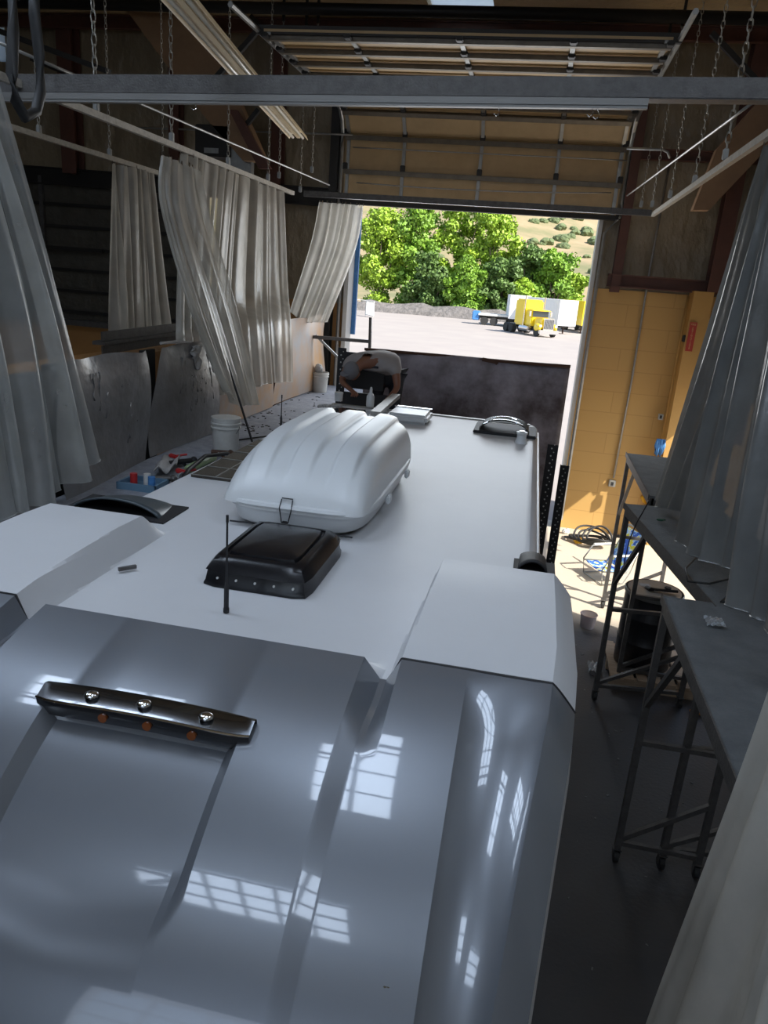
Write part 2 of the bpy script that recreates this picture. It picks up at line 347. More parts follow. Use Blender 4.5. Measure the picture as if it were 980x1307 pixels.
ibeam('trim_10', (3.2, 12.2, 2.5), (3.2, 12.2, 8.7), .2, .3, M['redoxide'])
struct(B().b2((-4.0, 14.6, 5.82), (1.2, 14.78, 5.9)).build('trim_11', M['blacksteel']))
struct(B().b2((-13, 14.55, 3.1), (-8.2, 14.82, 3.22)).build('trim_12', M['steel']))
struct(B().b2((-13, 14.5, 4.6), (-8.8, 14.6, 4.66)).build('trim_15', M['blacksteel']))
# purlins and the dark gas pipe across the roof
for k, y in enumerate((14.3, 12.0, 9.2, 6.4, 3.0, -.5, -4)):
    ibeam('purlin', (-13, y, 8.62), (4.0, y, 8.62), .1, .2, M['redoxide'])
p1, p2 = aty(240, 8, 12.6), aty(985, 24, 12.6)
tag(B().cyl(p1+(p1-p2)*.6, p2+(p2-p1)*.1, .085, n=12).build('roof_pipe', M['blacksteel'], smooth=True), 'thick black pipe running across just under the roof above the door panels', 'pipe')
# tapered brown haunch of the steel frame
def haunch(pts, y, name, mt, lab, th=.22):
    pp = [aty(px, py, y) for px, py in pts]; m = B(); m.poly(pp, (0, th, 0)); o = m.build(name, mt); return struct(o)
haunch([(162, 14), (262, 20), (300, 120), (338, 205), (310, 205), (262, 150)], 13.2, 'trim_13', M['haunch'], '')
haunch([(292, 140), (302, 140), (345, 215), (330, 215)], 13.0, 'trim_14', M['redoxide'], '', .1)
haunch([(990, 104), (990, 178), (905, 268), (884, 268), (915, 190)], 12.9, 'trim_19', M['haunch'], '')
def brace(a, b, w=.07): return struct(B().bar(a, b, w).build('brace', M['blacksteel']))
brace(aty(0, 40, 11), aty(140, 92, 11)); brace(aty(40, 75, 12), aty(150, 120, 12)); brace(aty(302, 70, 12.4), aty(328, 40, 12.4)); brace(aty(275, 100, 12.4), aty(310, 60, 12.4)); brace(aty(310, 165, 13.2), aty(330, 140, 13.2))
brace(aty(908, 42, 12.4), aty(968, 106, 12.4)); brace(aty(320, 20, 14), aty(345, 48, 14), .06)
for a, b in (((615, 75), (740, 22)), ((490, 20), (550, 38)), ((610, 20), (616, 40))):
    struct(B().bar(aty(*a, 14.5), aty(*b, 14.5), .05).build('roof_tie', M['galv']))

# second, closed sectional door far left in the end wall
r = root('sectional_door', (-9.5, 14.7, 3.2), 'closed dark ribbed vehicle door far left behind the hanging sheets', 'door')
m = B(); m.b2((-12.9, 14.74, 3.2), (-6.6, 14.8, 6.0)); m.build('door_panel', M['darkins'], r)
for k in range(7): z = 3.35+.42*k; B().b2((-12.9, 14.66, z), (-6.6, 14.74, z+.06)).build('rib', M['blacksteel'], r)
for x in (-11.9, -10.2, -8.4): B().b2((x-.04, 14.64, 3.2), (x+.04, 14.7, 6.0)).build('stile', M['steel'], r)

# the big overhead door: two rows hanging, the rest laid back under the roof
def overhead():
    r = root('overhead_door', (-1.33, 14.6, 5.87), 'half raised sectional overhead door with cream panels above the opening', 'door')
    X0, X1 = -3.85, 1.12
    rad = .45; zc = 7.4
    def path(s):   # distance along door from its foot -> y, z, angle from vertical
        v = zc-rad-5.87; a = rad*math.pi/2
        if s < v: return 14.62, 5.87+s, 0
        if s < v+a: t = (s-v)/rad; return 14.62-rad+rad*math.cos(t), zc-rad+rad*math.sin(t), t
        return 14.62-rad-(s-v-a), zc, math.pi/2
    sec = .57; s = 0; i = 0
    while i < 11:
        y0, z0, _ = path(s-.012); y1, z1, _ = path(s+sec+.012); s += sec; i += 1
        if y1 < 10.15: break
        a = Vector((0, y0, z0)); b = Vector((0, y1, z1)); d = (b-a); L = d.length; ang = math.atan2(-d.y, d.z)
        rot = Euler((ang, 0, 0)).to_matrix(); nrm = rot @ Vector((0, -1, 0))      # towards the room
        mid = (a+b)/2; mid.x = (X0+X1)/2
        m = B(); m.box(mid, (X1-X0, .03, L), rot)
        for q in (-.46, .46): m.box(mid+rot @ Vector((0, -.02, q*L)), (X1-X0, .035, .035), rot)
        pn = m.build('door_panel', M['doorpan'], r)
        m = B()
        for x in (X0+.06, -2.75, -1.35, .0, X1-.06): m.box(Vector((x, mid.y, mid.z))+rot @ Vector((0, -.035, 0)), (.06, .03, L), rot)
        m.build('stile', M['galv'], pn)
        m = B(); c = mid+rot @ Vector((0, -.05, L*.40)); m.box(c, (X1-X0, .07, .02), rot); m.box(c+rot @ Vector((0, -.035, -.035)), (X1-X0, .012, .075), rot)
        m.build('strut', M['doorstrut'], pn)
        m = B()
        for x in (X0+.02, -2.75, -1.35, .0, X1-.02): m.box(Vector((x, b.y, b.z))+rot @ Vector((0, -.06, 0)), (.09, .05, .12), rot, bev=.01)
        m.build('hinge', M['blacksteel'], pn)
    for x in (-3.93, 1.0 if False else 1.2):
        pts = [(.98 if x > 0 else -3.83, 14.66, .2), (.98 if x > 0 else -3.83, 14.66, 5.6)] + [(x, path(q)[0], path(q)[1]) for q in np.linspace(0, 6.6, 30)]
        t = B().tube(pts, .035, 6); t.build('door_track', M['galv'], r)
    B().b2((X0, 14.54, 5.80), (X1, 14.66, 5.88)).build('bottom_seal', M['blacksteel'], r)
    B().b2((X0-.1, 10.25, 7.36), (X1+.1, 10.32, 7.46)).build('end_bar', M['blacksteel'], r)
    return r
overhead()
# door jambs: the left is a pale blue edge, the right white painted steel
struct(B().b2((.86, 14.7, 0), (.93, 15.12, 5.88)).build('trim_16', M['white']))
struct(B().b2((-3.76, 14.7, 0), (-3.68, 15.12, 5.88)).build('trim_17', M['white']))
struct(B().b2((-3.70, 15.12, 3.4), (-3.6, 15.2, 5.8)).build('trim_18', M['blue']))

# ------------------------------------------------------------------ outside
def outside():
    struct(B().b2((-400, 15.2, -.25), (400, 130, -.02)).build('ground', M['asphalt']))
    struct(B().b2((4.2, -60, -.25), (200, 15.2, -.02)).build('ground', M['asphalt']))
    # hillside
    N = 70; P = []
    for j in range(60):
        y = 118+j*16; row = []
        for i in range(N):
            x = -420+i*13
            h = -3*sstep(118, 130, y)+100*sstep(190, 800, y)+.035*(x+60)*sstep(200, 700, y)
            h += (math.sin(x*.017+y*.006)*6+math.sin(x*.045-y*.02)*2.5)*sstep(170, 420, y)
            row.append((x, y, h))
        P.append(row)
    m = B(); m.grid(P); o = m.build('hill', M['hill'], smooth=True); struct(o)
    def hz(x, y): return -3*sstep(118, 130, y)+100*sstep(190, 800, y)+.035*(x+60)*sstep(200, 700, y)+(math.sin(x*.017+y*.006)*6+math.sin(x*.045-y*.02)*2.5)*sstep(170, 420, y)
    # stone bank along the yard edge
    m = B(); P = []
    for i in range(60):
        x = -60+i*1.6; row = []
        for j, (dy, z) in enumerate(((0, -.1), (.6, .55), (1.6, 1.15), (3.2, 1.35), (5, .2))):
            row.append((x+random.uniform(-.3, .3), 112+.06*x+dy+random.uniform(-.15, .15), z*(1+random.uniform(-.25, .25))))
        P.append(row)
    m.grid(P); struct(m.build('stone_bank', M['rubble']))
    # shrubs of the slope
    m = B()
    for q in range(12):
        c = Vector((random.uniform(-.5, .5), random.uniform(-.5, .5), random.uniform(.2, .6)))
        g = bmesh.ops.create_icosphere(m.bm, subdivisions=2, radius=random.uniform(.35, .6))['verts']
        for v in g: v.co *= 1+random.uniform(-.22, .22)
        bmesh.ops.translate(m.bm, vec=c, verts=g)
    sh = None
    spots = [(random.uniform(-45, 95), random.uniform(240, 620)) for _ in range(190)]
    for x, y in spots:
        s = random.uniform(1.6, 4.2)*(y/350)**.5
        if sh is None:
            sh = m.build('desert_shrub', M['bush'], origin=Vector((0, 0, 0))); o = sh
            tag(o, 'round grey green shrub dotted on the dry hillside above the yard', 'shrub', 'shrubs on the dry hillside')
        else: o = sh.copy(); COL.objects.link(o)
        o.location = (x, y, hz(x, y)-.3); o.scale = (s*1.2, s, s*.8); o.rotation_euler = (0, 0, random.uniform(0, 6))
    # trees
    def crown_mesh(seed, H, Rr, lf, nleaf):
        rg = np.random.RandomState(seed)
        lumps = []
        for q in range(60):
            z = rg.uniform(.10, .97); rad = Rr*(1-abs(z-.45)*.8)*rg.uniform(.2, 1.05)
            a = rg.uniform(0, 6.28); lumps.append((rad*math.cos(a)*.75, rad*math.sin(a)*.75, z*H, rg.uniform(.12, .26)*Rr))
        V = []; Fc = []
        for q in range(nleaf):
            L = lumps[rg.randint(len(lumps))]; d = rg.normal(size=3); d /= np.linalg.norm(d)
            p = np.array(L[:3])+d*L[3]*rg.uniform(.45, 1.25)*np.array([1, 1, .85])
            a = rg.normal(size=3); a /= np.linalg.norm(a); b = np.cross(a, d+rg.normal(size=3)*.6); b /= (np.linalg.norm(b)+1e-6)
            s = lf*rg.uniform(.6, 1.3); k = len(V)
            V += [tuple(p-a*s-b*s*.5), tuple(p+a*s-b*s*.5), tuple(p+a*s*.8+b*s*.6), tuple(p-a*s*.8+b*s*.6)]; Fc.append((k, k+1, k+2, k+3))
        me = bpy.data.meshes.new('foliage'); me.from_pydata(V, [], Fc); me.update(); return me, lumps
    # x, y, height, radius, kind
    T = [(-20.5, 128, 18.5, 6.5, 0, 'tall bright green tree at the left edge of the door opening'),
         (-14.0, 131, 19.5, 7, 1, 'tallest yellow green tree with a broad crown left of the centre'),
         (-8.0, 127, 17.5, 6, 1, 'bright yellow green tree standing above the middle of the row'),
         (-17.0, 121, 10.5, 5.0, 2, 'dense darker green tree in front at the left of the row'),
         (-11.5, 120, 10.0, 4.8, 0, 'lower leafy tree with visible trunks left of the middle'),
         (-6.0, 121, 10.5, 4.5, 2, 'dark thin crowned tree with bare branches showing in the middle'),
         (-2.0, 128, 13.5, 5.0, 2, 'grey green tree whose bare limbs show right of the middle'),
         (2.0, 127, 12.5, 5, 0, 'rounded mid green tree behind the yellow truck'),
         (5.2, 131, 9.0, 3.8, 1, 'small light green tree at the right end of the row'),
         (-26.5, 127, 17.0, 6.0, 1, 'yellow green tree half hidden by the left door edge'),
         (-2.5, 121, 7.5, 3.4, 1, 'low yellow green bush like tree left of the yellow truck')]
    for k, (x, y, H, Rr, kd, lab) in enumerate(T):
        me, lumps = crown_mesh(k+11, H, Rr, .24, 15000); me.materials.append(M[('leaf', 'leaf2', 'leaf3')[kd]])
        r = root('broadleaf_tree', (x, y, -1.5), lab, 'tree', 'row of trees beyond the yard')
        fo = bpy.data.objects.new('foliage', me); COL.objects.link(fo); fo.parent = r
        m = B()
        for q in range(6):
            L = lumps[q]; m.tube([Vector((x, y, -1.5)), Vector((x+L[0]*.25, y+L[1]*.25, -1.5+L[2]*.4)), Vector((x+L[0]*.8, y+L[1]*.8, -1.5+L[2]*.9))], [.28, .18, .05], 6)
        m.build('trunk', M['bark'], r)
outside()

def wheel(m, c, r, w): m.cyl((c[0]-w/2, c[1], c[2]), (c[0]+w/2, c[1], c[2]), r, n=16)
def semi():
    # a conventional tractor, nose towards the hall and turned a little to the right
    r = root('semi_truck', (0, 0, 0), 'yellow semi truck with chrome grille and tall sleeper parked in the yard', 'truck')
    Y = M['truckyel']
    B().b2((-1.05, -.4, 1.0), (1.05, 1.1, 2.75), .12).build('cab', Y, r)
    B().b2((-1.2, 1.1, .95), (1.2, 3.3, 3.75), .18).build('sleeper', Y, r)
    B().b2((-.75, -2.3, .85), (.75, -.4, 1.95), .12).build('bonnet', Y, r)
    for s in (-1, 1):
        m = B(); m.sph((s*.98, -1.75, .95), .6, (.45, 1.15, .75)); m.build('fender', Y, r, smooth=True)
        m = B(); wheel(m, (s*1.0, -1.75, .5), .5, .3); m.build('wheel', M['tyre'], r)
        for yy in (3.9, 5.2):
            m = B(); wheel(m, (s*.95, yy, .5), .5, .55); m.build('wheel', M['tyre'], r)
        B().cyl((s*1.22, 1.05, .9), (s*1.22, 1.05, 4.1), .08).build('exhaust_stack', M['chrome'], r)
        B().cyl((s*1.1, -.2, .7), (s*1.1, 1.7, .7), .3).build('fuel_tank', M['chrome'], r)
        B().box((s*1.3, -.45, 2.3), (.2, .08, .55)).build('mirror', M['chrome'], r)
        B().box((s*.95, -2.35, 1.15), (.3, .12, .25), bev=.03).build('headlight', M['white'], r)
    m = B(); m.b2((-.62, -2.42, .75), (.62, -2.3, 1.95)); g = m.build('grille', M['chrome'], r)
    m = B()
    for k in range(9): m.b2((-.52+k*.13-.035, -2.44, .85), (-.52+k*.13+.035, -2.42, 1.85))
    m.build('grille_slot', M['darkglass'], g)
    B().b2((-1.2, -2.7, .35), (1.2, -2.45, .75), .05).build('bumper', M['chrome'], r)
    B().box((0, -.42, 2.3), (1.9, .06, .62)).build('windscreen', M['darkglass'], r)
    B().box((0, -.55, 2.68), (2.1, .35, .07)).build('sun_visor', Y, r)
    B().b2((-.45, 1.1, .7), (.45, 6.2, .95)).build('chassis', M['blacksteel'], r)
    r.location = (.1, 84.5, 0); r.rotation_euler = (0, 0, math.radians(30)); r.scale = (.98,)*3
def box_trailer(loc, rot, L, label, mt, endm, sc=1):
    r = root('box_trailer', (0, 0, 0), label, 'trailer')
    m = B(); m.b2((-1.25, 0, 1.05), (1.25, L, 3.95)); m.build('box_body', mt, r)
    m = B()
    for k in range(int(L/.6)): 
        for s in (-1,): m.b2((s*1.25-.015, .3+k*.6, 1.1), (s*1.25+.015, .34+k*.6, 3.9))
    m.build('side_ribs', mt, r)
    B().b2((-1.27, -.04, 1.05), (1.27, 0, 3.97)).build('front_wall', endm, r)
    B().b2((-.5, .5, .8), (.5, L-.5, 1.05)).build('frame', M['blacksteel'], r)
    for s in (-1, 1):
        B().b2((s*.8-.06, 1.6, 0), (s*.8+.06, 1.75, 1.05)).build('landing_leg', M['rust'], r)
        for yy in (L-2.2, L-1):
            m = B(); wheel(m, (s*.95, yy, .5), .5, .5); m.build('wheel', M['tyre'], r)
    r.location = loc; r.rotation_euler = (0, 0, rot)
semi()
box_trailer((3.4, 92, -.1), math.radians(33), 7, 'white box trailer with shade painted on its front wall parked right of the yellow truck', M['trailer'], mat('front_wall_shade', (.62, .63, .70), .5))  # front wall greyer than the sides: its shade is put into the colour
box_trailer((-2.3, 98, -.02), math.radians(6), 6, 'white box trailer seen just behind the yellow cab', M['trailer'], M['trailer'])
box_trailer((6.6, 97, -.1), math.radians(12), 11, 'yellow box trailer at the right edge of the door opening', M['truckyel'], M['truckyel'])
def flatbed():
    r = root('flatbed_trailer', (-6.8, 100, 0), 'low flatbed trailer with pale deck parked left of the yellow truck', 'trailer')
    B().b2((-7.4, 98.6, 1.15), (-2.0, 101.4, 1.4)).build('deck', M['white'], r)
    B().b2((-7.2, 99.2, .8), (-2.2, 100.8, 1.15)).build('frame', M['blacksteel'], r)
    B().b2((-8.2, 98.8, .5), (-7.3, 101.0, 1.6), .1).build('headboard', M['blue'], r)
    for x in (-6.6, -5.4, -3.2): B().cyl((x, 98.7, .5), (x, 99.3, .5), .5).build('wheel', M['tyre'], r)
flatbed()
def yard_fence():
    r = root('chain_link_fence', (-21.6, 95, -.02), 'white chain link fence with swung gate at the left of the yard', 'fence')
    x0, x1 = -26, -19.6
    B().bar((x0, 95, 1.9), (x1-1.8, 95, 1.9), .07).build('top_rail', M['white'], r)
    for x in (-26, -24.2, -22.6, -21.3): B().bar((x, 95, 0), (x, 95, 1.95), .08).build('post', M['white'], r)
    m = B()
    for k in range(30): m.bar((x0+k*.16, 95, .1), (x0+k*.16, 95, 1.9), .02)
    m.build('mesh', M['galv'], r)
    g = B()
    for k in range(9): a = k/8; g.bar((-21.2+1.6*a, 94.9-3*a, .15), (-21.2+1.6*a, 94.9-3*a, 1.95), .09)
    for z in (.2, 1.9): g.bar((-21.2, 94.9, z), (-19.6, 91.9, z), .09)
    g.build('gate', M['white'], r)
yard_fence()

# ------------------------------------------------------------------ motorhome
def cxf(y): return -1.205+.011*max(0, y-3)
LT = ([.9, 1.08, 1.12, 1.25, 1.45, 1.7, 2.0, 2.3, 2.62, 3.4, 4.0], [.3, .6, 1.5, 2.05, 2.40, 2.66, 2.86, 3.0, 3.09, 3.12, 3.10])
WD = ([.9, 1.1, 1.3, 1.6, 1.95, 2.45, 2.9, 4.05, 4.35, 9.3], [1.15, 1.25, 1.36, 1.43, 1.47, 1.53, 1.56, 1.55, 1.38, 1.31])
_py = np.arange(.6, 4.8, .01); _pz = np.interp(_py, *LT); _k = np.exp(-.5*(np.arange(-30, 31)/11)**2); _k /= _k.sum()
_pz = np.convolve(np.pad(_pz, 30, 'edge'), _k, 'valid'); _pz = np.where(_py < 1.15, np.interp(_py, *LT), _pz)
def profile(y): return float(np.interp(y, _py, _pz))
def halfw(y): return float(np.interp(y, *WD))
def rvz(x, y):
    a = abs(x); hw = halfw(y)
    lobe = profile(y); flat = 2.95
    if y < 2.62:
        hood = lobe-.036*sstep(2.0, 2.6, y)+.021
        val = lobe-.10*sstep(2.15, 2.55, y)
    else:
        hood = 2.95+.075*(1-sstep(2.62, 2.80, y)); val = 2.95
    L = lobe if y < 3.74 else lobe+(2.95-lobe)*min(1, (y-3.74)/.2)
    if y > 4.02: L = 2.95
    # cross section
    lin = lambda p, q, v: min(1, max(0, (v-p)/(q-p)))
    if a < .705: z = hood
    elif a < .775: z = hood+(val-hood)*lin(.705, .775, a)
    else:
        w0 = .80+.02*sstep(2.6, 3.6, y); w1 = w0+.055
        z = val+(L-val)*lin(w0, w1, a)
        if a > 1.12 and y < 4.02:
            k = hw-.10; t = lin(1.12, k, a)
            z -= .05*(math.sin(math.pi*t)**.8)*(1-sstep(2.35, 2.66, y))
    # shallow scoop panel on the nose
    if y < 2.13 and y > 1.30 and a < .40:
        ex = 1-lin(.33, .375, a); ey = sstep(1.50+.1*(a/.33)**4, 1.68+.1*(a/.33)**4, y)
        z -= .06*ex*ey
    # edge rounding
    e = hw-a
    if e < .10 and y < 4.02: z -= .11*(1-e/.10)**1.15*min(1, (y-.9)/1)
    elif e < .07: z -= .05*(1-e/.07)**2
    return z
def motorhome():
    r = root('motorhome', (-1.2, 5, 0), 'white roofed motorhome with silver front cap filling the middle of the workshop', 'motorhome')
    t = sorted(set(list(np.linspace(-1, 1, 151)) ))
    def row(y):
        hw = halfw(y); c = cxf(y); xs = []
        base = [0, .15, .3, .30, .328, .33, .345, .36, .375, .377, .40, .5, .6, .68, .703, .705, .72, .74, .76, .773, .775, .785, .798, .80, .81, .82, .835, .85, .855, .857, .87, .875, .877, .90, .95, 1.0, 1.06, 1.10, 1.118, 1.12]
        k = hw-.10; fr = [1.12+(k-1.12)*q for q in (.03, .1, .2, .3, .4, .5, .6, .7, .8, .9, .97, 1.0)]+[hw-.10*(1-q) for q in (.1, .3, .5, .7, .85, 1.0)]
        pos = base+fr; pos = [-q for q in pos[::-1][:-1]]+pos
        return [(c+q, y, rvz(q, y)) for q in pos]
    ysil = [1.0, 1.04, 1.08, 1.10, 1.12, 1.16, 1.2, 1.25, 1.3, 1.35, 1.4]+list(np.arange(1.42, 2.61, .016))+[2.615]
    P = [row(y) for y in ysil]
    # smooth the profile a little between the knots
    A = np.array([[q[2] for q in rw] for rw in P])
    m = B(); m.grid(P); m.build('front_cap', M['silver'], r, autos=True, ang=19)
    ywh = [2.63, 2.66, 2.7, 2.74, 2.78, 2.82, 2.9]+list(np.arange(3.0, 3.7, .1))+list(np.arange(3.7, 4.08, .03))+[4.15, 4.25, 4.35, 4.6]+list(np.arange(5, 9.1, .4))+[9.1, 9.16]
    P = [row(y) for y in ywh]
    last = [(q[0], 9.22, q[2]-.04) for q in P[-1]]; P.append(last)
    m = B(); m.grid(P); m.build('roof', M['gel'], r, autos=True, ang=14)
    # dark seam between the two colours
    pts = row(2.623); m = B(); m.tube([(q[0], q[1], q[2]-.002) for q in pts], .006, 5); m.build('seam_sealant', M['blackm'], r)
    # sides
    for s, nm in ((1, 'right'), (-1, 'left')):
        m = B(); P = []
        for y in ysil+ywh+[9.22]:
            hw = halfw(min(y, 9.16)); c = cxf(y); zt = rvz(hw, min(y, 9.16))
            P.append([(c+s*hw, y, zt), (c+s*(hw+.01), y, zt-.15), (c+s*(hw-.0), y, max(.3, min(1.5, zt-.3))), (c+s*(hw-.02), y, .38)])
        m.grid(P); m.build('side_wall', M['silver'] if False else M['gel'], r, autos=True)
    m = B(); m.b2((cxf(9)-1.3, 9.2, .4), (cxf(9)+1.3, 9.23, 2.88)); m.build('rear_wall', M['gel'], r)
    m = B(); m.b2((-2.45, 1.2, .35), (.1, 9.2, .45)); m.build('chassis', M['blacksteel'], r)
    for y in (2.2, 7.2):
        for s in (-1, 1):
            m = B(); c = cxf(y)+s*1.12; wheel(m, (c, y, .42), .42, .26); m.build('wheel', M['tyre'], r)
    # roof edge moulding on the right side
    m = B(); pts = []
    for y in np.linspace(4.4, 9.15, 12): pts.append((cxf(y)+halfw(y)+.012, y, 2.86))
    m.tube(pts, .015, 6); m.build('roof_edge_trim', M['plastic_w'], r)
    m = B(); pts = [(cxf(y)-halfw(y)-.012, y, 2.88) for y in np.linspace(4.4, 9.15, 12)]; m.tube(pts, .018, 6); m.build('awning_rail', M['blackm'], r)
    # windscreen in the nose (below the picture)
    m = B(); m.b2((-2.2, .93, 1.4), (-.2, .98, 1.95)); m.build('windscreen', M['darkglass'], r)
    # rear edge batten with putty
    m = B(); m.b2((-2.4, 9.1, 2.94), (.08, 9.16, 2.965)); m.build('rear_edge_strip', M['galv'], r)
    # marker light bar
    bz = rvz(0, 2.15)
    cx = -1.2
    bar = B()
    P = []
    for i in range(25):
        u = -1+2*i/24; x = cx+u*.41; arch = .012*(1-u*u); y0 = 2.17+arch; z0 = rvz(0, 2.17)+arch*.6
        dd = .075*(1-.3*abs(u)**8)
        P.append([(x, y0+.03, z0-.03), (x, y0+.02, z0+.03), (x, y0+.0, z0+.035), (x, y0-dd, z0+.008), (x, y0-dd-.003, z0-.002), (x, y0-dd+.005, z0-.055), (x, y0, z0-.09)])
    bar.grid(P, closed=True)
    bo = bar.build('marker_light_bar', M['smoke'], r, autos=True)
    m = B(); m.tube([(p[3][0], p[3][1]-.002, p[3][2]) for p in P], .005, 5); m.build('chrome_edge', M['chrome'], bo)
    for u in (-.52, .0, .62):
        i = int(round((u+1)*12)); q = P[i]; c = Vector(q[3])*.45+Vector(q[2])*.55+Vector((0, 0, .008))
        m = B(); m.sph(c, .028, (1, .9, .45)); m.build('clear_lens', M['chrome'], bo, smooth=True)
    for u in (-.30, .08, .5):
        i = int(round((u+1)*12)); q = P[i]; c = Vector(q[4])*.55+Vector(q[5])*.45
        m = B(); m.cyl(c+Vector((0, .01, 0)), c-Vector((0, .010, 0)), .017, n=16); m.build('amber_lens', M['amber'], bo)
    # caps closing the bar ends are the end faces of the loop
    # small nozzle on the nose panel
    c = atz(236, 1098, rvz(.35, 1.62)); m = B(); m.cyl((c.x, c.y, c.z-.02), (c.x, c.y, c.z+.012), .008); m.bar(c+Vector((-.012, 0, .012)), c+Vector((.012, 0, .012)), .008); m.build('washer_nozzle', M['galv'], r)
    # flecks of dirt on the paint
    m = B()
    for px, py, s in ((495, 1258, .012), (430, 952, .005), (555, 1125, .006), (653, 960, .007), (300, 972, .006), (620, 1030, .004), (517, 1003, .004), (232, 1195, .005)):
        yy = None
        for it in range(60):
            z = 3.1-.015*it; c = atz(px, py, z)
            if z <= rvz(c.x-cxf(c.y), c.y): break
        for k in range(6): m.sph(c+Vector((random.uniform(-s, s), random.uniform(-s, s), 0)), s*.4, (1, 1, .3), n=6)
    m.build('paint_chip', mat('dried_dirt', (.07, .06, .03), .8), r)
    # drain plug, left white area
    c = atz(162, 728, 2.96); m = B(); m.bar(c+Vector((-.03, -.03, .012)), c+Vector((.03, .04, .012)), .018); m.build('roof_clip', M['steel'], r)
    # skylight dome near the rear right
    c = Vector((-.20, 8.55, 2.95)); m = B(); m.b2((c.x-.34, c.y-.3, 2.95), (c.x+.36, c.y+.3, 2.985), .01); f = m.build('skylight_flange', M['blackm'], r)
    m = B(); P = []
    for i in range(13):
        a = math.pi*i/12; P.append([(c.x-.27*math.cos(a), c.y-.22+.44*j/8, 2.98+.13*math.sin(a)*(1-.12*abs(j-4)/4)) for j in range(9)])
    m.grid(P); m.build('skylight_dome', mat('tinted_dome', (.03, .05, .055), .5, spec=.2), f, smooth=True)
    m = B(); m.tube([(c.x-.27*math.cos(math.pi*i/12), c.y-.225, 2.985+.13*math.sin(math.pi*i/12)) for i in range(13)], .012, 6); m.build('dome_rim', M['chrome'], f)
    m = B(); m.tube([(c.x-.24*math.cos(math.pi*i/12), c.y+.02, 2.985+.128*math.sin(math.pi*i/12)) for i in range(1, 12)], .009, 6); m.build('dome_glint', M['chrome'], f)  # chrome bow added as a second highlight arc on the dome
    # plumbing vent stack
    c = atz(665, 562, 2.98); m = B(); m.lathe((c.x, c.y, 2.95), [(.07, 0), (.06, .03), (.05, .05), (.05, .09), (.06, .10), (.06, .12), (.03, .125)], 18); m.build('plumbing_vent', M['plastic_w'], r, autos=True)
    m = B(); m.lathe((c.x, c.y, 3.072), [(.03, 0), (.03, .01)], 16); m.build('vent_cap', M['darkglass'], r)
    # dark cell panel left of the box
    m = B(); m.b2((-2.44, 5.15, 2.952), (-2.05, 6.6, 2.972)); pnl = m.build('solar_panel', mat('solar_cells', (.055, .045, .035), .25, var=.5, vscale=25, col2=(.02, .018, .015)), r)
    m = B()
    for k in range(6): m.b2((-2.44, 5.15+.288*k, 2.972), (-2.05, 5.16+.288*k, 2.976))
    m.b2((-2.25, 5.15, 2.972), (-2.242, 6.6, 2.976)); m.build('cell_line', M['galv'], pnl)
    # second dark hatch opening at the rear with its glass lifted
    m = B(); m.b2((-2.30, 8.2, 2.952), (-1.72, 8.8, 2.985)); f = m.build('roof_hatch', M['plastic_w'], r)
    B().b2((-2.24, 8.26, 2.986), (-1.78, 8.74, 2.99)).build('hatch_opening', M['darkglass'], f)
    # low white box-shaped vent at the rear
    m = B(); m.b2((-1.55, 8.35, 2.95), (-1.08, 8.85, 3.06), .03); f = m.build('vent_box', M['plastic_w'], r, autos=True)
    B().b2((-1.54, 8.81, 3.06), (-1.09, 8.86, 3.072)).build('metal_lip', M['chrome'], f)
    # black corner air scoops behind the shoulders
    for s in (-1, 1):
        P = []
        L = .32 if s < 0 else .09
        cxs = -2.47 if s < 0 else .16
        for i in range(15):
            u = -1+2*i/14; rw = []
            for j in range(6):
                v = j/5; rw.append((cxs+u*L*(1-.1*v), 4.12+.30*v, 2.93+((.12 if s < 0 else .09)*(1-u*u)**.6)*(1-.55*v)))
            P.append(rw)
        m = B(); m.grid(P); sc = m.build('air_scoop', mat('dark_scoop', (.045, .06, .07), .3) if s < 0 else M['blackm'], r, smooth=True, solid=.012)
        m = B(); m.b2((cxs-L-.02, 4.06, 2.95), (cxs+L+.04, 4.42 if s < 0 else 4.3, 2.962)); m.build('scoop_flange', M['blackm'], r)
motorhome()

